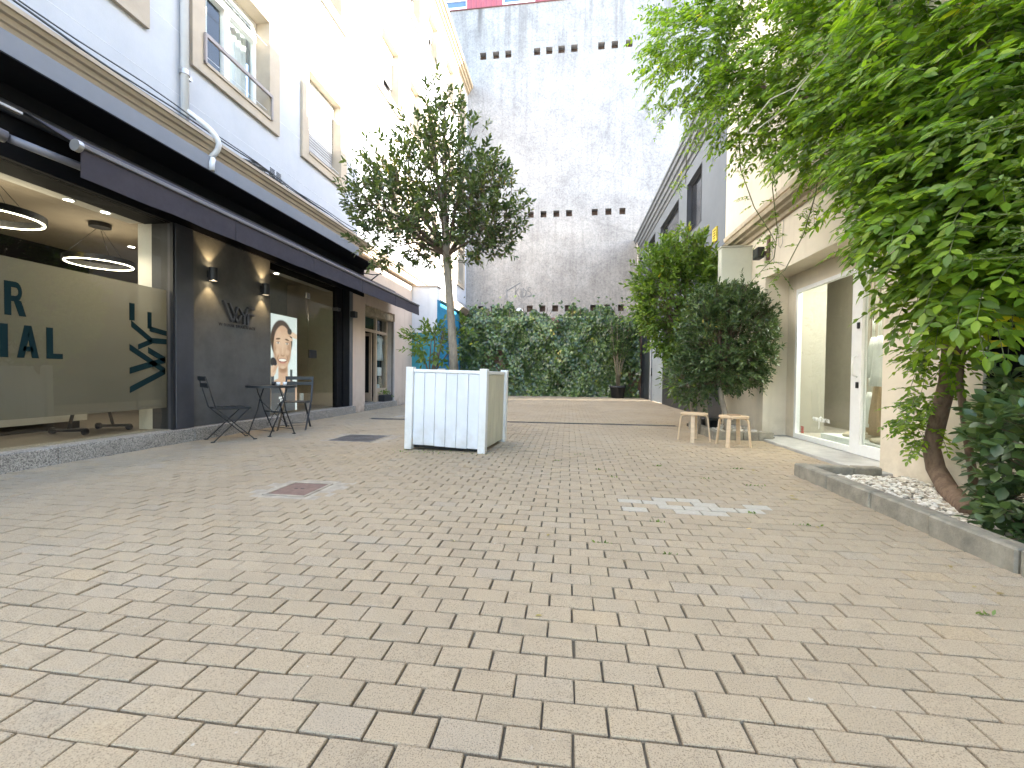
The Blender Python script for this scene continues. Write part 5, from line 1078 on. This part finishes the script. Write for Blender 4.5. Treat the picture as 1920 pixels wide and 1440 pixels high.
MB().bar((-.26, .05, .33), (.26, .05, .33), .012).bar((-.25, -.17, .08), (.25, -.17, .08), .008).bar((-.25, .17, .08), (.25, .17, .08), .008).bar((-.255, .1, .12), (.255, -.02, .5), .006).bar((.255, .1, .12), (-.255, -.02, .5), .006).build('brace', M_ironchair, T, M=M_)
for (dx, dy), m, lb, nm in (((.08, .02), M_whitepaint, 'small white cup on the bistro table', 'cup'), ((.14, .05), M_whitepaint, 'second small white cup on the bistro table, nearer the poster', 'cup'), ((.0, .02), M_black, 'small black ashtray on the bistro table', 'ashtray')):
    p = Vector((-4.34 + dx, 5.78 + dy * 2, .722)); tag(MB().loft([[(p.x + r_ * math.cos(a * .4488), p.y + r_ * math.sin(a * .4488), p.z + z_) for a in range(14)] for r_, z_ in ((.022, 0), (.028, .05), (.025, .05), (.02, .006))]).build(nm, m), lb, nm)
def stool(label, c, ang):
    M_ = Matrix.Translation(c) @ Matrix.Rotation(ang, 4, 'Z'); t = thing('stool', label, 'stool', c, 'birch plywood stools')
    MB().disc((0, 0, 0), 0, .18, .378, .402, 40).build('seat', M_birch, t, M=M_)
    for k in range(4):
        A = Matrix.Rotation(k * math.pi / 2 + .78, 4, 'Z'); q = MB(); pts = [(.07, .369), (.12, .369), (.155, .362), (.172, .345), (.178, .32), (.212, .0)]
        vs = []
        for i, (r_, z_) in enumerate(pts):
            a = pts[max(i - 1, 0)]; b = pts[min(i + 1, len(pts) - 1)]; d = Vector((b[0] - a[0], b[1] - a[1])).normalized(); n_ = Vector((d.y, -d.x)) * .0085
            for s2, w_ in ((-1, -.024), (-1, .024), (1, .024), (1, -.024)): vs.append((r_ + n_.x * s2, w_, max(0.001, z_ + n_.y * s2)))
        q.loft([vs[i * 4:i * 4 + 4] for i in range(len(pts))], smooth=False).build('leg', M_birch, t, M=M_ @ A)
stool('pale birch stool standing left, in front of the dark shrub trunk', (1.78, 6.34, 0), R(25)); stool('pale birch stool standing right, nearest the cream shop', (2.18, 5.98, 0), R(8))
o = MB().box(2.12, 2.27, 5.98, 6.06, .404, .418, .005).build('wooden_tray', mat('tray_wood', (.3, .2, .12), .6)); tag(o, 'small brown wooden tray lying on the right stool', 'tray')

# ------------------------------------------------------------------ fallen leaves, weeds in the joints
M_fl = leaf_mat('fallen_leaf', (.2, .14, .05), (.34, .26, .07), (.45, .36, .1), .7, .1)
P, D, Nn, S = [], [], [], []
for k in range(60):
    x, y = rng.uniform(-1, 2.05), rng.uniform(1.3, 7.5)
    if k < 28: x = 2.05 - abs(rng.normal(0, .5))
    P.append((x, y, relief(x, y) + .006)); D.append((rng.normal(), rng.normal(), .05)); Nn.append((rng.normal(0, .2), rng.normal(0, .2), 1)); S.append(rng.uniform(.02, .045))
tag(foliage(None, M_fl, LEAF, P, D, Nn, S, parts=0, name='fallen_leaves'), 'scattered yellow fallen leaflets on the brick paving', 'leaves')
P, D, Nn, S = [], [], [], []
for k in range(260):
    if k < 120: x, y = rng.uniform(-2.1, -.85), 4.80 + rng.normal(0, .07)
    else:
        j = k // 10; r2 = np.random.default_rng(j); x, y = r2.uniform(-.5, 2), 1.27 + PH * r2.integers(2, 40); x += rng.normal(0, .03)
    P.append((x, y, -.002)); D.append((rng.normal(0, .5), rng.normal(0, .5), .6)); Nn.append(rng.normal(0, 1, 3)); S.append(rng.uniform(.012, .028))
wd = foliage(None, M_lf_small, LEAF, P, D, Nn, S, parts=0, name='weeds'); tag(wd, 'tiny green weeds in the paving joints', 'weeds')
